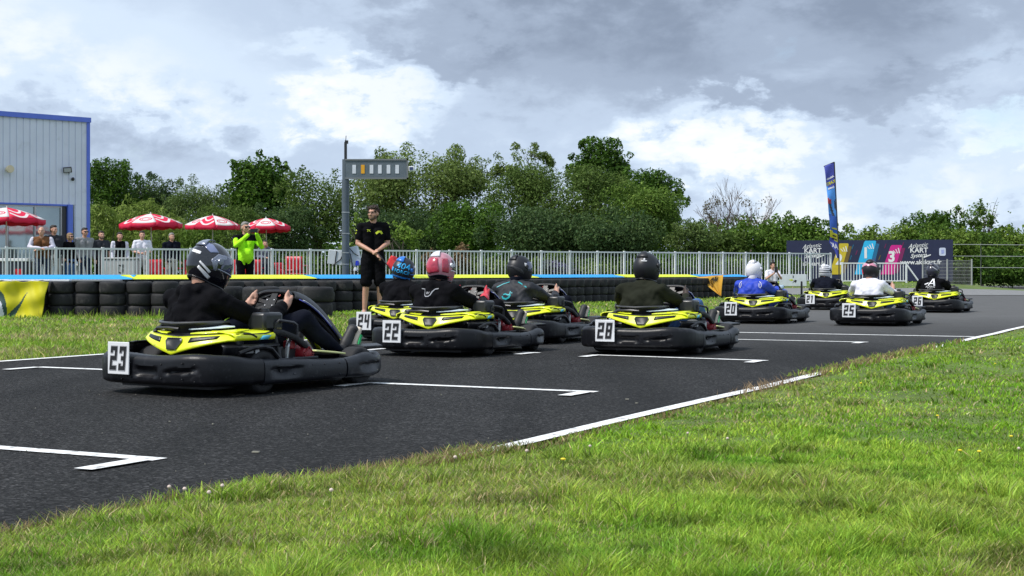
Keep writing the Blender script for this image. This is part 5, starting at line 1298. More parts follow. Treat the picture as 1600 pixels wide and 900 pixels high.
for i, x in enumerate((554, 567.5, 581, 594, 607.5, 621)):
    MB().box(((x-540)*k, -.072, (zz(258)+zz(271.5))/2), (5.6*k, .012, zz(258)-zz(271.5))).build('light_panel', pm('panel_amber', (.72, .34, .01), .35) if i == 1 else pm('panel_pale', (.62, .64, .70), .35), sg)
c_ = empty('camera_box', (0, 0, 0)); c_.parent = root
MB().box((103.5*k, -.02, zz(264)), (.12, .14, .10)).build('housing', M['white'], c_, bevel=.008); MB().box((103*k, -.094, zz(264)), (.075, .01, .065)).build('lens', pm('lens_blue', (.03, .05, .14), .1), c_)
MB().box((98.5*k, 0, zz(264)), (.05, .05, .05)).build('bracket', M['darkmetal'], c_)
BOXM = pm('junction_white', (.50, .53, .57), .45, var=.08)
for (xa, xb, ya, yb, dy) in ((512, 541, 391, 414, .10), (545, 562, 385, 416, .12)):
    MB().box((((xa+xb)/2-540)*k, dy, (zz(ya)+zz(yb))/2), ((xb-xa)*k, .14, zz(ya)-zz(yb)), Matrix.Rotation(.12 if xa < 540 else -.25, 3, 'Y')).build('junction_box', BOXM, root, bevel=.012)
for pts in ([(516, 418), (524, 411), (532, 405), (536, 396)], [(546, 388), (553, 396), (560, 400)], [(547, 396), (551, 417), (557, 424), (562, 420)], [(560, 424), (554, 432), (552, 440)], [(526, 392), (524, 404), (523, 416)]):
    MB().tube([((x-540)*k, .02, zz(y)) for x, y in pts], .009, 6).build('cable', M['black'], root)
MB().lathe([(0, .05), (.03, .045), (.038, 0), (.038, -.05), (0, -.05)], 14, (18*k, .03, zz(411))).build('beacon', pm('beacon_blue', (.01, .03, .45), .2), root)
MB().lathe([(.02, .04), (.045, 0), (.05, -.04), (0, -.04)], 14, (15*k, .03, zz(420))).build('horn', BOXM, root)

# ------------------------------------------------------------------ feather flag (seen from behind)
D_ = 52.0; p = at(1311, D_); z0 = h1(p.x, p.y); root = empty('feather_flag', (p.x, p.y, z0), 0, 'tall blue feather flag with yellow lettering beside the billboard', 'flag')
k = D_/F; zz = lambda y: zat(y, D_)-z0
lean = lambda y: (1303.5-1311)*k*(1-(y-253)/(404-253)) if y < 404 else 0
MB().tube([(lean(y), 0, zz(y)) for y in (253, 300, 350, 404, 430)]+[(0, 0, -.02)], .022, 8).build('pole', M['darkmetal'], root)
MB().tube([(lean(253), 0, zz(253)), ((1287-1311)*k, 0, zz(260))], .014, 6).build('top_arm', M['darkmetal'], root)
NV, NU = 60, 12
def edge(y):  # left edge px of the cloth
    return float(np.interp(y, [253, 262, 290, 320, 345, 372, 386, 395, 404], [1287.5, 1288.5, 1291, 1292.5, 1295, 1296.5, 1295.5, 1300, 1308]))
def FL(u, v):
    yr = 253+(404-253)*v; xr = 1311+lean(yr)/k; yl = 260+(395-260)*v if v < .97 else 391+(404-391)*(v-.97)/.03; y = yr*u+min(yl, 403)*(1-u)
    x = edge(yr)*(1-u)+xr*u
    return Vector(((x-1311)*k, -.035*math.sin(v*19+u*3)*(1-u)-.12*(1-u)*math.sin(v*3), zz(y)))
fcols = [pm('flag_indigo', (.07, .09, .44), .7, trans=.2), pm('flag_sky', (.10, .36, .85), .7, trans=.2), pm('flag_blue', (.04, .13, .50), .7, trans=.2), pm('flag_yellow', (.66, .62, .04), .7, trans=.2), pm('flag_fig_red', (.40, .04, .06), .7), pm('flag_fig_dark', (.04, .05, .08), .7)]
mb = MB()
for i in range(NV):
    for j in range(NU):
        v, u = (i+.5)/NV, (j+.5)/NU; y = 253+151*v+3*(1-u)
        mi = 0 if y < 292 else (1 if y < 338 else (2 if y < 367 else (3 if y < 379 else 0)))
        if 312 < y < 340: mi = 4 if (u-.2)**2/.05+(y-317)**2/50 < 1 else mi; mi = 5 if abs(u-.25-(y-322)*.018) < .14 and y > 320 else mi; mi = 5 if (u-.85)**2/.02+(y-320)**2/60 < 1 else mi
        mb.add([FL(j/NU, i/NV), FL((j+1)/NU, i/NV), FL((j+1)/NU, (i+1)/NV), FL(j/NU, (i+1)/NV)], [(0, 1, 2, 3)], mi, True)
mb.build('cloth', fcols, root, solid=.006)
def flag_text(body, size, u0, y0, mat, tilt=0, shear=0):
    V_, F_ = text_mesh(body, size, shear, bold=.006); mb = MB(); pts = []
    for v in V_:
        x = -v[0]; y_ = v[1]+x*tilt; q = FL(min(.99, max(.01, u0+x/(18*k))), (y0-253)/151-y_/(151*k)); pts.append(q+Vector((0, -.012, 0)))
    mb.add(pts, F_).build('lettering', mat, root)
flag_text('KART', .165, .5, 284, fcols[3], .15, .1); flag_text('Atlantic', .10, .5, 275.5, WHP, .15, .3); flag_text('System', .10, .5, 292, WHP, .15, .3)
flag_text('AK', .26, .55, 388, WHP, .1, .2); flag_text('loisirs', .085, .55, 371, INK, .1); flag_text('karting', .085, .55, 376, INK, .1); flag_text('akskart', .09, .55, 359, fcols[3], .1)

# ------------------------------------------------------------------ billboard
D_ = 61.5; a = at(1229, D_+1.2); b = at(1489, D_-.6); e1 = (b-a).normalized(); W_ = (b-a).length
root = empty('billboard', (a.x, a.y, h1(a.x, a.y)), math.atan2(e1.y, e1.x), 'dark navy billboard with podium numbers and KART lettering behind the fences', 'billboard')
ztop = 2.12-h1(a.x, a.y)+.02; zbot = .35-h1(a.x, a.y)+.05; sx = W_/260.0
bx = lambda px: (px-1229)*sx
by = lambda y: ztop-(y-376)*(D_/F)
NAVYB = pm('billboard_navy', (.012, .016, .055), .5, var=.12)
MB().box((W_/2, 0, (ztop+zbot)/2), (W_, .05, ztop-zbot)).build('panel', NAVYB, root)
for x in (.1, W_*.33, W_*.66, W_-.1): MB().tube([(x, .06, -.1), (x, .06, ztop-.05)], .035, 8).build('post', M['darkmetal'], root)
def flat(nm, poly, mat, lift): return MB().prism([(bx(x), by(y)) for x, y in poly], -.004, lambda x, y, q: (x, -.026-lift+q, y)).build(nm, mat, root)
PY, PC, PM_ = pm('podium_yellow', (.52, .40, .02), .5), pm('podium_cyan', (.02, .40, .72), .5), pm('podium_magenta', (.55, .01, .22), .5)
def podium(x, yt, w, mat, d2, num, dim):
    flat('podium_shade', [(x+w-1, yt+4), (x+w+5, yt+5), (x+w-6, 428), (x+w-14, 428)], dim, .002)
    flat('podium_block', [(x+3, yt), (x+w-1.5, yt), (x+w, yt+1.5), (x+w-13, 430), (x-14, 430), (x+1, yt+2.5)], mat, .008)
    V_, F_ = text_mesh(num, .72, 0, bold=.03); MB().add([(bx(x+w/2-6.5)+v[0]*.8, -.046, by(d2)+v[1]*.85) for v in V_], F_).build('lettering', WHP, root)
    for q in range(3): flat('podium_mark', [(x+w/2-5+q*4, yt+8.5-q*2), (x+w/2-3.5+q*4, yt+8.5-q*2), (x+w/2+.5+q*3, yt+13), (x+w/2-1+q*3, yt+13)], WHP, .018)
podium(1311, 381, 17, PY, 407, '2', pm('podium_yellow_dim', (.14, .09, .02), .5)); podium(1351, 377, 20, PC, 397, '1', pm('podium_cyan_dim', (.01, .12, .26), .5)); podium(1392, 384, 19, PM_, 403, '3', pm('podium_magenta_dim', (.18, .01, .09), .5))
for x, y, c in ((1335, 383, PC), (1341, 392, PM_), (1372, 388, PC), (1377, 400, PY), (1386, 382, PM_), (1413, 380, PM_), (1332, 400, PC), (1368, 405, PM_)):
    flat('streak', [(x, y), (x+1, y), (x-1.6, y+7), (x-2.6, y+7)], pm('streak_'+c.name, tuple(q*.35 for q in c['albedo']), .6), .003)
def bt(body, size, px_, py_, mat, shear=0, bold=.0, name='lettering', rot=0):
    V_, F_ = text_mesh(body, size, shear, bold=bold); c_, s_ = math.cos(rot), math.sin(rot)
    MB().add([(bx(px_)+v[0]*c_-v[1]*s_, -.034, by(py_)+v[0]*s_+v[1]*c_) for v in V_], F_).build(name, mat, root)
for ox in (0, 166):
    bt('Atlantic', .25, 1269+ox, 385, WHP, .45, .0, rot=.10); bt('KART', .29, 1271+ox, 392.5, WHP, 0, .006); bt('System', .23, 1270+ox, 400.5, WHP, .45, .004, rot=.1)
    flat('swoosh', [(1276+ox, 403), (1289+ox, 398.5), (1289.5+ox, 400), (1277+ox, 405)], WHP, .01)
bt('www.akskart.fr', .27, 1440, 411, WHP, 0, .006); bt('akskart.fr', .25, 1273, 413, WHP, 0, .006)
flat('app_badge', [(1468, 390), (1470, 388.5), (1476.5, 388.5), (1478, 390), (1478, 399.5), (1476.5, 401), (1469.5, 401), (1468, 399.5)], pm('badge_pale', (.5, .54, .68), .5), .01)
flat('app_badge', [(1471, 392), (1475, 391.5), (1475.5, 397), (1471.5, 398)], pm('badge_blue', (.30, .34, .62), .5), .016)
# low white board and bollard by the path
p = at(1239, 51.5); root = empty('low_board', (p.x, p.y, h1(p.x, p.y)), 0, 'low white board with yellow and dark emblem in front of the fence', 'board')
k = 51.5/F; h0 = h1(p.x, p.y); MB().box((0, 0, (zat(447, 51.5)+zat(428.5, 51.5))/2-h0), (42*k, .05, 18.5*k)).build('panel', pm('board_white', (.58, .62, .64), .5), root, bevel=.005)
MB().box((-.3, .04, .1), (.04, .04, .3)).build('leg', M['metal'], root); MB().box((.3, .04, .1), (.04, .04, .3)).build('leg', M['metal'], root)
for c_, pl in ((INK, [(-1, -4), (3, 1), (6, 0), (4, -4), (2, -2)]), (YP, [(-7, 1), (-2, 2), (1, 0), (-3, -1)]), (INK, [(-.5, 7.5), (.8, 7.5), (.8, 4), (-.5, 4)])):
    MB().prism([(x*k, zat(438, 51.5)-h0+y*k) for x, y in pl], -.004, lambda x, y, q: (x, -.0262+q, y)).build('emblem', c_, root)
p = at(1252.5, 46); tag(MB().lathe([(0, .47), (.02, .47), (.032, .44), (.034, 0), (0, 0)], 12).build('bollard', M['black'], loc=(p.x, p.y, h1(p.x, p.y))), 'short dark marker post standing on the grass by the path', 'bollard')

# ------------------------------------------------------------------ cloths hung over the tyres
def inpoly(x, y, poly):
    c = False; j = len(poly)-1
    for i in range(len(poly)):
        xi, yi = poly[i]; xj, yj = poly[j]
        if (yi > y) != (yj > y) and x < (xj-xi)*(y-yi)/(yj-yi)+xi: c = not c
        j = i
    return c
D_ = 23.13; k = D_/F; a = at(0, D_)
YB = pm('banner_yellow', (.66, .60, .01), .6, var=.06, trans=.15, bump=.2, bs=12); GRN = pm('banner_dark_green', (.02, .06, .055), .6); BWH = pm('banner_white', (.62, .64, .72), .6)
root = empty('hanging_banner', (a.x, D_, h1(a.x, D_)), 0, 'yellow cloth banner with dark green marks hung over the tyres at the left edge', 'banner')
sick = [(-60, 440), (0, 452), (8, 461), (12, 472), (13, 482), (12.5, 499), (8, 499), (8, 488), (5, 474), (-4, 462), (-60, 455)]; whitep = [(-70, 455), (-4, 462), (5, 474), (8, 488), (10, 500), (-70, 500)]; tick = [(13.5, 498), (14, 490), (22, 484), (30, 476), (38, 463), (44.5, 456.5), (40, 465), (33, 478), (27, 490), (22, 499)]
def BN(x, y):
    t = (y-438)/60; w_ = .028*math.sin(x*.11+t*2.2)+.018*math.sin(x*.23-t*5)+.014*math.sin(t*11+x*.05)+.05*t
    return Vector((x*k, -w_-.03, zat(y, D_)-h1(a.x, D_)+.004*math.sin(x*.3)))
mb = MB(); nx_, ny_ = 110, 60
for i in range(ny_):
    for j in range(nx_):
        r_ = lambda ii: 77-10*(ii/ny_)
        xx = lambda jj, ii: -75+(r_(ii)+75)*jj/nx_
        yy_ = lambda ii, jj: 439.5+ii/ny_*58.5+.9*math.sin(jj*.25)*(1-ii/ny_)
        cx, cy = xx(j+.5, i+.5), yy_(i+.5, j+.5)
        mi = 1 if (inpoly(cx, cy, sick) or inpoly(cx, cy, tick)) else (2 if inpoly(cx, cy, whitep) else 0)
        mb.add([BN(xx(j, i), yy_(i, j)), BN(xx(j+1, i), yy_(i, j+1)), BN(xx(j+1, i+1), yy_(i+1, j+1)), BN(xx(j, i+1), yy_(i+1, j))], [(0, 1, 2, 3)], mi, True)
mb.build('cloth', [YB, GRN, BWH], root, solid=.004, angle=180)
mb = MB(); rr = [[BN(x, 439.5)+Vector((0, .0+.5*t*(1 if t else 0), .012+.008*math.sin(x*.2))) for x in range(-75, 79, 4)] for t in (0, .35)]; mb.grid(rr).build('white_hem', BWH, root, solid=.004)
# orange pennant
D_ = 42.25; k = D_/F; a = at(1118, D_); z0 = h1(a.x, a.y)
root = empty('pennant', (a.x, a.y, z0), R(-28), 'orange triangular pennant with black lettering hung over the tyres by the driver in blue', 'pennant'); ORG = pm('pennant_orange', (.75, .42, .05), .65, var=.06, trans=.2)
A3, B3, C3 = (-20, 433.5), (19, 430), (16.5, 462.5)
def PN(u, v):
    p0 = Vector(A3).lerp(Vector(B3), u); q = p0.lerp(Vector(C3), v); return Vector((q.x*k/.88, -.45-.03*math.sin(u*13+v*3)-.02*v, zat(q.y, D_)-z0))
MB().grid([[PN(u, v) for u in np.linspace(0, 1, 22)] for v in np.linspace(0, .985, 20)]).build('cloth', ORG, root, solid=.006, angle=180)
V_, F_ = text_mesh('KARTING', .27, .3, bold=.012); pts = []
for v in V_:
    u = .48+v[0]*.50+v[1]*.20; vv = .28-v[1]*1.25-v[0]*.30; pts.append(PN(min(.97, max(.03, u)), min(.95, max(.03, vv)))+Vector((0, -.016, 0)))
MB().add(pts, F_).build('lettering', INK, root)
MB().grid([[PN(u, 0)+Vector((0, .05+.35*t, .02)) for u in np.linspace(0, 1.18, 10)] for t in (0, 1)]).build('top_fold', ORG, root, solid=.006)

# ------------------------------------------------------------------ clubhouse
cn = at(136, 42.0); lf = at(0, 40.3); e1 = (lf-cn).normalized(); nr = Vector((e1.y, -e1.x, 0)); nr = nr if nr.y < 0 else -nr
W3 = lambda u, z, o=0: cn+e1*u+nr*o+Vector((0, 0, z))
root = empty('clubhouse', (0, 0, 0), 0, 'pale blue metal clad clubhouse with blue trim and large windows at the left', 'building')
CLAD = pm('cladding_pale_blue', (.64, .68, .80), .45, var=.07, vs_=1.2, wear=((.36, .38, .42), 2.2, .58, .35)); TRIM = pm('trim_blue_paint', (.10, .17, .66), .45, var=.08)
def u_of(px):  # distance along the wall seen at pixel column px
    s = (px-800)/F; return (s*cn.y-cn.x)/(e1.x-s*e1.y)
ZT = zat(186, 42); ZC = zat(319.5, 41.6); LEN = 11.5; uw = u_of(112)
def clad(nm, u0, u1, z0, z1):
    mb = MB(); rows = [[], []]; u = u0
    while u < u1-.02:
        for du, off in ((0, 0), (.148, 0), (.160, -.024), (.180, -.024), (.192, 0)):
            if u+du <= u1: rows[0].append(W3(u+du, z0, off)); rows[1].append(W3(u+du, z1, off))
        u += .1925
    mb.grid(rows, smooth=False); return mb.build(nm, CLAD, root)
def wbox(u0, u1, z0, z1, o0, o1):
    vs = [W3(u, z, o) for u in (u0, u1) for z in (z0, z1) for o in (o0, o1)]; return MB().add(vs, [(0,1,3,2),(4,6,7,5),(0,4,5,1),(2,3,7,6),(0,2,6,4),(1,5,7,3)])
clad('cladding', 0, LEN, ZC, ZT-.09); clad('cladding', 0, uw-.06, .0, ZC-.002)
wbox(-.10, LEN, ZT-.10, ZT+.04, -.22, .06).build('roof_trim', TRIM, root); wbox(-.08, .015, .0, ZT-.105, -.2, .03).build('corner_trim', TRIM, root)
wbox(-.09, LEN, ZT-.12, ZT-.02, -8, -.23).build('roof', CLAD, root); wbox(-.07, .0, .0, ZT-.13, -8, -.21).build('side_wall', CLAD, root)
wbox(u_of(112.5), u_of(105), .0, ZC-.005, -.05, .07).build('pillar', TRIM, root); wbox(u_of(104.6), LEN, ZC-.05, ZC-.004, -.15, .02).build('lintel', TRIM, root)
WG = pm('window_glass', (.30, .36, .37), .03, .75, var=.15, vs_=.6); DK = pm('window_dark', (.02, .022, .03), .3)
ue = u_of(104.5); cuts = [ue, u_of(98), u_of(57), u_of(14), u_of(-32), u_of(-80), u_of(-120)]
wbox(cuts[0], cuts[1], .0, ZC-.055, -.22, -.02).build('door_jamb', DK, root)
for a_, b_ in zip(cuts[1:-1], cuts[2:]):
    w_ = empty('window', (0, 0, 0)); w_.parent = root
    wbox(a_+.035, b_-.03, .05, ZC-.09, -.10, -.09).build('pane', WG, w_)
    mb = wbox(a_, a_+.04, .0, ZC-.055, -.12, -.04); m2 = wbox(a_+.041, b_, ZC-.095, ZC-.055, -.12, -.05); mb.add(m2.v, m2.f); m3 = wbox(a_+.041, b_, .0, .08, -.12, -.05); mb.add(m3.v, m3.f); mb.build('frame', M['steel'], w_)
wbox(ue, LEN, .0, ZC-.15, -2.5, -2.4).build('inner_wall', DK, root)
# lamps on the wall
def wl(px, py): u = u_of(px); q = W3(u, 0, 0); return u, zat(py, q.y)
u, z = wl(17, 265); q = W3(u, z, .0); l_ = empty('wall_speaker', q, 0, 'cream round horn speaker on the clubhouse wall', 'speaker'); l_.scale = (.7, .7, .7)
MB().tube([(0, 0, 0), (0, -.16, .0)], .04, 8).build('bracket', M['metal'], l_); MB().lathe([(0, -.15), (.10, -.15), (.13, -.05), (.155, .12), (.15, .16), (.11, .165), (0, .14)], 20, (0, 0, 0), 'x').build('horn', pm('cream', (.62, .54, .38), .5), l_, loc=(.02, -.27, .0), rz=R(-50))
u, z = wl(108, 266); q = W3(u, z, .0); l_ = empty('wall_floodlight', q, 0, 'dark rectangular floodlight on the clubhouse wall near the corner', 'lamp'); l_.scale = (.7, .7, .7)
MB().box((0, -.22, .0), (.34, .10, .22), Matrix.Rotation(.35, 3, 'X') @ Matrix.Rotation(.3, 3, 'Z')).build('housing', M['darkmetal'], l_, bevel=.01); MB().box((.02, -.285, -.015), (.27, .02, .16), Matrix.Rotation(.35, 3, 'X') @ Matrix.Rotation(.3, 3, 'Z')).build('lens', pm('lamp_lens', (.40, .43, .46), .2), l_)
MB().tube([(0, 0, -.12), (0, -.18, -.08)], .02, 6).build('bracket', M['darkmetal'], l_)
u, z = wl(115, 280); q = W3(u, z, .0); l_ = empty('security_camera', q, 0, 'small dark dome camera below the floodlight', 'camera'); l_.scale = (.7, .7, .7)
MB().ball((0, -.09, 0), .075, 12).build('dome', M['darkmetal'], l_); MB().tube([(0, 0, .03), (0, -.08, .05)], .03, 8).build('bracket', M['metal'], l_)

# ------------------------------------------------------------------ trees and shrubs
def leaves(parent, lobes, n, size, cols, gap=.18, aspect=.5, droop=0.0, name='crown', seed=1, freq=.9, inner=.35, up=.35):
    r_ = np.random.default_rng(seed); C = np.array([l[0] for l in lobes]); Rr = np.array([l[1] for l in lobes])
    w = Rr[:, 0]*Rr[:, 2]; w = w/w.sum(); n0 = int(n*1.6); li = r_.choice(len(lobes), n0, p=w)
    dr = r_.normal(0, 1, (n0, 3)); dr /= np.linalg.norm(dr, axis=1)[:, None]
    rad = inner+(1.08-inner)*r_.uniform(0, 1, n0)**.55; pos = C[li]+dr*rad[:, None]*Rr[li]
    g = fbm(pos[:, 0]+pos[:, 2]*.7+seed, pos[:, 1]*.8+pos[:, 2]*.9, freq, seed % 7)+.10*r_.uniform(-1, 1, n0)
    k = g > gap; pos, dr, li = pos[k][:n], dr[k][:n], li[k][:n]; n = len(pos)
    nm = dr*.55+r_.normal(0, .55, (n, 3))+np.array([0, 0, up]); nm /= np.linalg.norm(nm, axis=1)[:, None]
    t = r_.normal(0, 1, (n, 3)); t[:, 2] -= droop*2; t -= nm*(t*nm).sum(1)[:, None]; t /= np.linalg.norm(t, axis=1)[:, None]; b = np.cross(nm, t)
    ls = size*r_.uniform(.6, 1.35, n)[:, None]; V = np.stack([pos-t*ls/2, pos+b*ls*aspect/2+nm*ls*.08, pos+t*ls/2, pos-b*ls*aspect/2+nm*ls*.08], 1).reshape(-1, 3)
    Fq = np.arange(n*4).reshape(-1, 4); ca, cb, cc = [np.array(c) for c in cols]
    lt = r_.uniform(0, 1, len(lobes))[li][:, None]; tt = ca*(1-lt)+cb*lt; m_ = (r_.uniform(0, 1, n) < .10)[:, None]; tt = np.where(m_, cc, tt)*r_.uniform(.7, 1.25, (n, 1))
    me = np_mesh(name, V, Fq, np.repeat(tt, 4, 0)); return mesh_obj(name, me, pm('foliage', (0, 0, 0), .55, var=.1, attr='tint', trans=.34, spec=.12), parent)
BARK = pm('bark', (.06, .05, .04), .9, var=.3, bump=.6, bs=30)
def limbs(parent, base, tops, r0, fork=.35, twig=0):
    mb = MB(); base = Vector(base); rr = random.Random(len(tops)*7+int(base.x*10))
    for i, t in enumerate(tops):
        t = Vector(t); f = base+Vector((rr.uniform(-.15, .15), rr.uniform(-.15, .15), (t.z-base.z)*fork*rr.uniform(.5, 1.2))); mid = f.lerp(t, .5)+Vector((rr.uniform(-.3, .3), rr.uniform(-.3, .3), .25))
        mb.tube([base+Vector((0, 0, -.1)), f, mid, t], [r0, r0*.75, r0*.38, r0*.10], 7)
        for _ in range(twig):
            s_ = mid.lerp(t, rr.random()); e_ = s_+Vector((rr.uniform(-1, 1), rr.uniform(-1, 1), rr.uniform(.2, 1.2)))*r0*7; mb.tube([s_, s_.lerp(e_, .5)+Vector((0, 0, .05)), e_], [r0*.22, r0*.14, r0*.04], 5)
    return mb.build('trunk', BARK, parent)
def tree(label, px, hw, ytop, d, cols, leaf=.15, gap=.20, dens=900, ybot=400, name='tree', cat='tree', nl=20, lob=(.22, .36), group='trees beyond the fence', droop=0, aspect=.5, top_bias=0, freq=.9, inner=.35, trunk=True, twig=0, seed=None, depth=.8, small=10):
    c = at(px, d); zb = h1(c.x, c.y); zt = zat(ytop, d); a = hw*1.15*d/F; zl = max(zb+.1, zat(ybot, d)); H = (zt-zl)/2; cz = (zt+zl)/2
    sd = seed or int(px*3+d); rr = random.Random(sd); root = empty(name, (c.x, c.y, zb), 0, label, cat, group); lobes = []
    for i in range(nl):
        q = rr.uniform(0, 6.28); s_ = rr.uniform(-.85, .80); hr = math.sqrt(max(0, 1-s_*s_))*rr.uniform(.35, .74); k = rr.uniform(*lob)
        if top_bias: hr *= 1-top_bias*max(0, s_)
        lobes.append(((a*hr*math.cos(q), a*depth*hr*math.sin(q), cz-zb+H*s_*(1-k*.7)), (a*k*1.15, a*k*depth*1.1, max(H*k, a*k*.75))))
    for i in range(small):      # little sprays that break the outline
        q = rr.uniform(-.35, 3.5); k = rr.uniform(.07, .13); lobes.append(((a*.92*math.cos(q), rr.uniform(-.3, .3)*a, cz-zb+H*.90*math.sin(q)), (a*k, a*k, a*k*1.2)))
    lobes.append(((0, 0, cz-zb), (a*.72, a*.6, H*.82)))
    n = int(math.pi*a*H*dens*(.17/leaf)**1.6); leaves(root, lobes, n, leaf, cols, gap, aspect, droop, seed=sd, freq=freq, inner=inner)
    if trunk: limbs(root, (0, 0, 0), [Vector(l[0])+Vector((0, 0, l[1][2]*.4)) for l in lobes[:9]], max(.05, a*.045), twig=twig)
    return root
DK1 = ((0.049, 0.105, 0.015), (0.074, 0.151, 0.019), (0.14, 0.242, 0.037)); DK2 = ((0.044, 0.085, 0.029), (0.069, 0.117, 0.037), (0.121, 0.182, 0.06)); OLV = ((0.077, 0.13, 0.026), (0.109, 0.167, 0.035), (0.186, 0.267, 0.066)); GRY = ((0.089, 0.143, 0.039), (0.126, 0.183, 0.053), (0.207, 0.283, 0.091))
MID = ((0.082, 0.148, 0.023), (0.118, 0.2, 0.031), (0.2, 0.286, 0.057)); BRT = ((0.163, 0.237, 0.044), (0.213, 0.294, 0.062), (0.312, 0.375, 0.112)); PAL = ((0.126, 0.183, 0.044), (0.163, 0.229, 0.058), (0.252, 0.329, 0.097))
T = tree
T('dark tree rising directly beside the clubhouse corner', 172, 52, 242, 78, DK1, ybot=400, nl=22, gap=.18)
T('low dark tree second from the clubhouse', 238, 48, 268, 80, DK2, ybot=400)
T('grey green willow-like tree left of the tall leafy tree', 305, 52, 274, 74, GRY, leaf=.15, droop=.5, aspect=.3)
T('tall leafy dark green tree above the right hand parasols', 404, 58, 231, 76, DK1, leaf=.22, gap=.18, nl=24, lob=(.18, .3), aspect=.6)
T('olive tree left of the start light post', 492, 62, 257, 70, OLV, gap=.18, dens=480, ybot=400)
T('large round tree behind the start light sign', 655, 112, 224, 78, PAL, leaf=.17, gap=.18, nl=30, lob=(.18, .30), ybot=402)
T('dark bushy tree below the large round tree', 738, 62, 312, 66, DK1, ybot=405, gap=.18)
T('pale loose crowned tree with bare twigs on top', 812, 52, 222, 80, PAL, leaf=.16, gap=.52, nl=24, lob=(.14, .24), aspect=.4, ybot=330, twig=4)
T('broad olive tree in the middle of the tree line', 880, 112, 252, 70, OLV, leaf=.16, gap=.18, nl=30, lob=(.18, .32), ybot=405, droop=.3, aspect=.4)
T('tall dark tree showing above the olive ones', 940, 50, 209, 84, DK1, leaf=.22, gap=.18, nl=20, lob=(.2, .3), ybot=330)
T('dark tree sloping down to the right of the tree line', 1005, 62, 258, 80, DK1, leaf=.2, gap=.18, ybot=400, nl=22)
T('green olive tree at the right end of the tall tree line', 1000, 78, 288, 68, MID, leaf=.16, gap=.18, ybot=405, droop=.3, aspect=.4)
T('small grey bush tree where the tree line drops', 1082, 38, 342, 66, GRY, leaf=.15, ybot=405, aspect=.4)
T('dark filler tree behind the marshal', 600, 75, 318, 70, DK2, ybot=405, gap=.18)
T('dark understorey tree behind the pink helmet', 700, 70, 330, 74, DK2, ybot=405, gap=.18)
T('dark understorey tree behind the matt black helmets', 840, 85, 325, 64, DK2, ybot=408, gap=.18)
T('dark understorey tree left of the post', 440, 60, 315, 68, DK2, ybot=405, gap=.18)
T('dark understorey tree right of the middle', 955, 80, 330, 63, DK2, ybot=408, gap=.18)
T('olive willow bush behind the middle parasols', 350, 62, 320, 66, OLV, ybot=405, gap=.18, aspect=.3, droop=.5)
GB = 'bright bamboo bushes by the clubhouse'
def bush(label, px, hw, ytop, d, cols, **k): return T(label, px, hw, ytop, d, cols, name=k.pop('name', 'bush'), cat='bush', group=k.pop('group', GB), **k)
bush('bright green bamboo bush touching the clubhouse corner', 158, 34, 314, 62, BRT, leaf=.20, aspect=.22, droop=.4, ybot=420, gap=.18)
bush('bright green bamboo bush behind the first right parasol', 212, 50, 303, 64, BRT, leaf=.20, aspect=.22, droop=.4, ybot=420, gap=.18)
bush('yellow green bamboo bush behind the white polo man', 262, 46, 330, 62, BRT, leaf=.20, aspect=.22, droop=.4, ybot=420, gap=.18)
bush('muted green bamboo bush behind helmet of driver 23', 318, 44, 350, 61, MID, leaf=.20, aspect=.22, droop=.4, ybot=420, gap=.18)
bush('muted green bush behind the neon jacket', 376, 42, 352, 61, OLV, leaf=.18, aspect=.25, droop=.4, ybot=420, gap=.18)
LT = ((0.15, 0.25, 0.037), (0.213, 0.312, 0.062), (0.3, 0.375, 0.112))
bush('light green shrub with open sprays left of the marshal', 552, 30, 332, 57.5, LT, leaf=.16, gap=.48, nl=16, lob=(.14, .26), ybot=425, group=None, name='shrub', aspect=.55)
bush('light green shrub with open sprays right of the marshal', 622, 38, 345, 57.8, LT, leaf=.16, gap=.50, nl=18, lob=(.12, .24), ybot=425, group=None, name='shrub', aspect=.55)
bush('small dry brown shrub behind the pink helmet', 722, 16, 378, 57, ((.20, .13, .07), (.25, .17, .09), (.3, .22, .12)), leaf=.12, ybot=425, group=None, name='shrub', nl=8, small=4)
bush('small dry brown shrub right of the marshal', 672, 12, 388, 57, ((.20, .13, .07), (.25, .17, .09), (.3, .22, .12)), leaf=.12, ybot=425, group=None, name='shrub', nl=8, small=4)
# lavender and low green behind the railings
for i, (px, yt, c, lb) in enumerate(((470, 398, LT, 'low green plant behind the fence right of the red chairs'), (690, 402, PAL, 'low grey plant behind the fence above kart 22'), (772, 404, PAL, 'low pale plant behind the fence between two helmets'), (872, 408, ((.10, .12, .10), (.17, .15, .30), (.10, .13, .06)), 'lavender plant flowering behind the fence'), (935, 410, PAL, 'low pale plant behind the fence right of the lavender'), (1150, 405, MID, 'low green plant behind the fence by the white helmet'))):
    bush(lb, px, 26, yt, 58.5, c, leaf=.12, ybot=432, gap=.18, group=None, name='plant', trunk=False, nl=9, small=5)
for i, (px, c, w_) in enumerate(((455, OLV, 'left of the light post'), (520, DK1, 'directly left of the light post'), (590, OLV, 'behind the marshal'), (660, DK1, 'between marshal and pink helmet'), (728, OLV, 'behind the pink helmet'), (795, DK1, 'behind the matt helmet with teal suit'), (865, OLV, 'right of the matt helmet with teal suit'), (935, DK1, 'left of the helmet of driver 28'), (1005, OLV, 'behind the helmet of driver 28'), (1075, DK1, 'right of the helmet of driver 28'), (1150, OLV, 'left of the white helmet'), (1215, DK1, 'behind the crouching woman'))):
    bush(f'low scrub bush behind the railings {w_}', px, 44, 396+4*(i % 3), 61.5, c, leaf=.15, ybot=436, gap=.22, group='scrub behind the railings', name='scrub_bush', trunk=False, nl=12, small=6)
GH = 'hedge bushes along the right hand side'
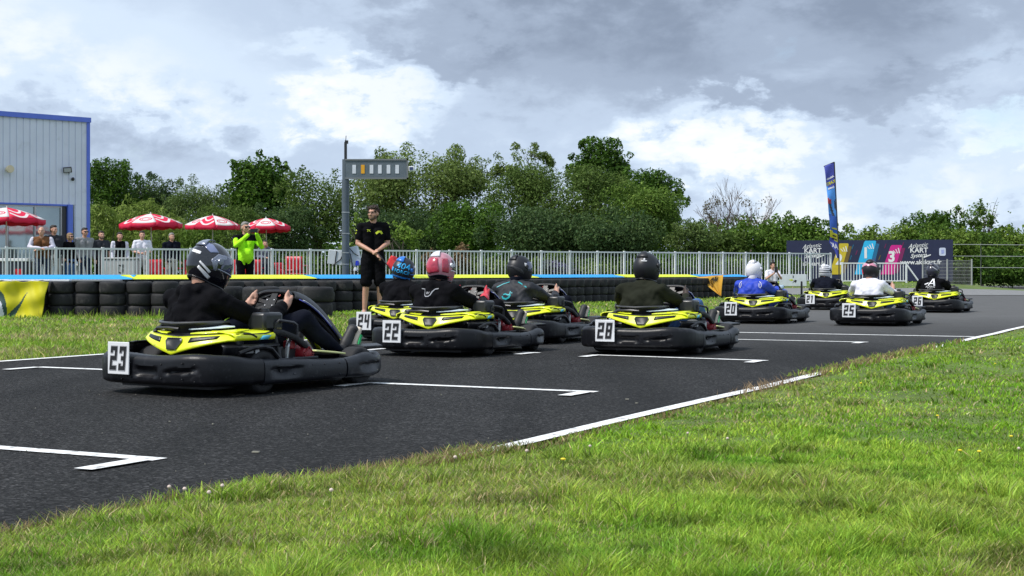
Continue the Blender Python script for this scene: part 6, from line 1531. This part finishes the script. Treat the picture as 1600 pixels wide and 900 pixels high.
HD = ((0.073, 0.141, 0.019), (0.097, 0.179, 0.026), (0.178, 0.265, 0.053)); HD2 = ((0.121, 0.199, 0.028), (0.161, 0.246, 0.039), (0.242, 0.322, 0.079))
for px, hw, yt, d, c, lb in ((1128, 40, 350, 68, OLV, 'olive hedge bush at the foot of the bare tree'), (1180, 50, 345, 69, HD, 'hedge bush below the bare tree, right side'), (1228, 48, 331, 69, HD, 'tallest hedge bush left of the feather flag'), (1275, 46, 340, 68, HD, 'hedge bush directly left of the feather flag'),
                            (1335, 50, 352, 69, HD2, 'hedge bush right of the feather flag over podium two'), (1388, 50, 349, 69, HD2, 'hedge bush over the cyan podium block'), (1440, 50, 343, 69, HD, 'hedge bush over the right KART lettering'), (1487, 44, 352, 68, HD2, 'yellowish hedge bush at the right end of the billboard'),
                            (1535, 48, 356, 72, HD, 'hedge bush behind the grey rails'), (1590, 55, 352, 74, HD2, 'hedge bush at the right edge behind the grey rails'), (1665, 60, 350, 76, HD, 'hedge bush beyond the right edge')):
    bush(lb, px, hw, yt, d, c, trunk=False, leaf=.17, ybot=444, gap=.18, group=GH, name='hedge_bush', small=14)
for px, d in ((1515, 68), (1560, 70), (1610, 72)): bush(f'dark lower hedge bush behind the rails {"nearest the billboard" if px == 1515 else ("in the middle" if px == 1560 else "at the right edge")}', px, 44, 392, d, DK1, trunk=False, leaf=.16, ybot=452, gap=.18, group=GH, name='hedge_bush')
T('round dark tree above the hedge over the billboard end', 1458, 44, 331, 84, DK1, ybot=375, leaf=.19, trunk=True, nl=14, gap=.18)
T('slender loose tree leaning right above the hedge', 1535, 40, 311, 84, MID, ybot=360, leaf=.18, gap=.56, nl=18, lob=(.12, .22), twig=3)
# bare tree
c = at(1152, 78); zb = h1(c.x, c.y); root = empty('bare_tree', (c.x, c.y, zb), 0, 'nearly bare twiggy tree above the hedge', 'tree'); rr = random.Random(5); mb = MB()
def twigs(p, dirv, ln, r, dep):
    e = p+dirv*ln; mb.tube([p, p.lerp(e, .5)+Vector((rr.uniform(-.05, .05), rr.uniform(-.05, .05), 0))*ln, e], [r, r*.8, r*.55], 5, caps=False)
    if dep:
        for _ in range(3 if dep > 1 else 4):
            d2 = (dirv+Vector((rr.uniform(-.75, .75), rr.uniform(-.6, .6), rr.uniform(-.05, .5)))).normalized(); twigs(p.lerp(e, rr.uniform(.55, 1)), d2, ln*rr.uniform(.55, .8), r*.55, dep-1)
for q in (-.55, -.2, .15, .5): twigs(Vector((0, 0, .2)), Vector((q, rr.uniform(-.2, .2), 1)).normalized(), 2.0, .07, 4)
mb.build('trunk', pm('bark_brown', (.12, .09, .08), .9, var=.3), root)
leaves(root, [((rr.uniform(-1.6, 1.6), rr.uniform(-.8, .8), rr.uniform(2.6, 4.6)), (.35, .35, .3)) for _ in range(22)], 900, .13, ((.12, .12, .06), (.16, .13, .08), (.2, .15, .1)), gap=.3, seed=9)
# far woodland that closes the horizon
rows = []
mb_l = [((x, 120+6*math.sin(x), 1.5), (7, 4, 2.6+1.2*math.sin(x*.37)+.6*math.sin(x*1.3))) for x in np.arange(-130, 160, 6.0)]
wd = leaves(None, mb_l, 150000, .5, DK1, gap=.12, name='far_woodland', seed=3, inner=.3); tag(wd, 'far belt of trees that closes the horizon', kind='stuff')

# prototypes are the first of their kind and already in place
for o in list(bpy.data.objects):
    if o.type == 'EMPTY' and not o.children and o.parent is None: bpy.data.objects.remove(o)
bpy.data.scenes.remove(TMP)
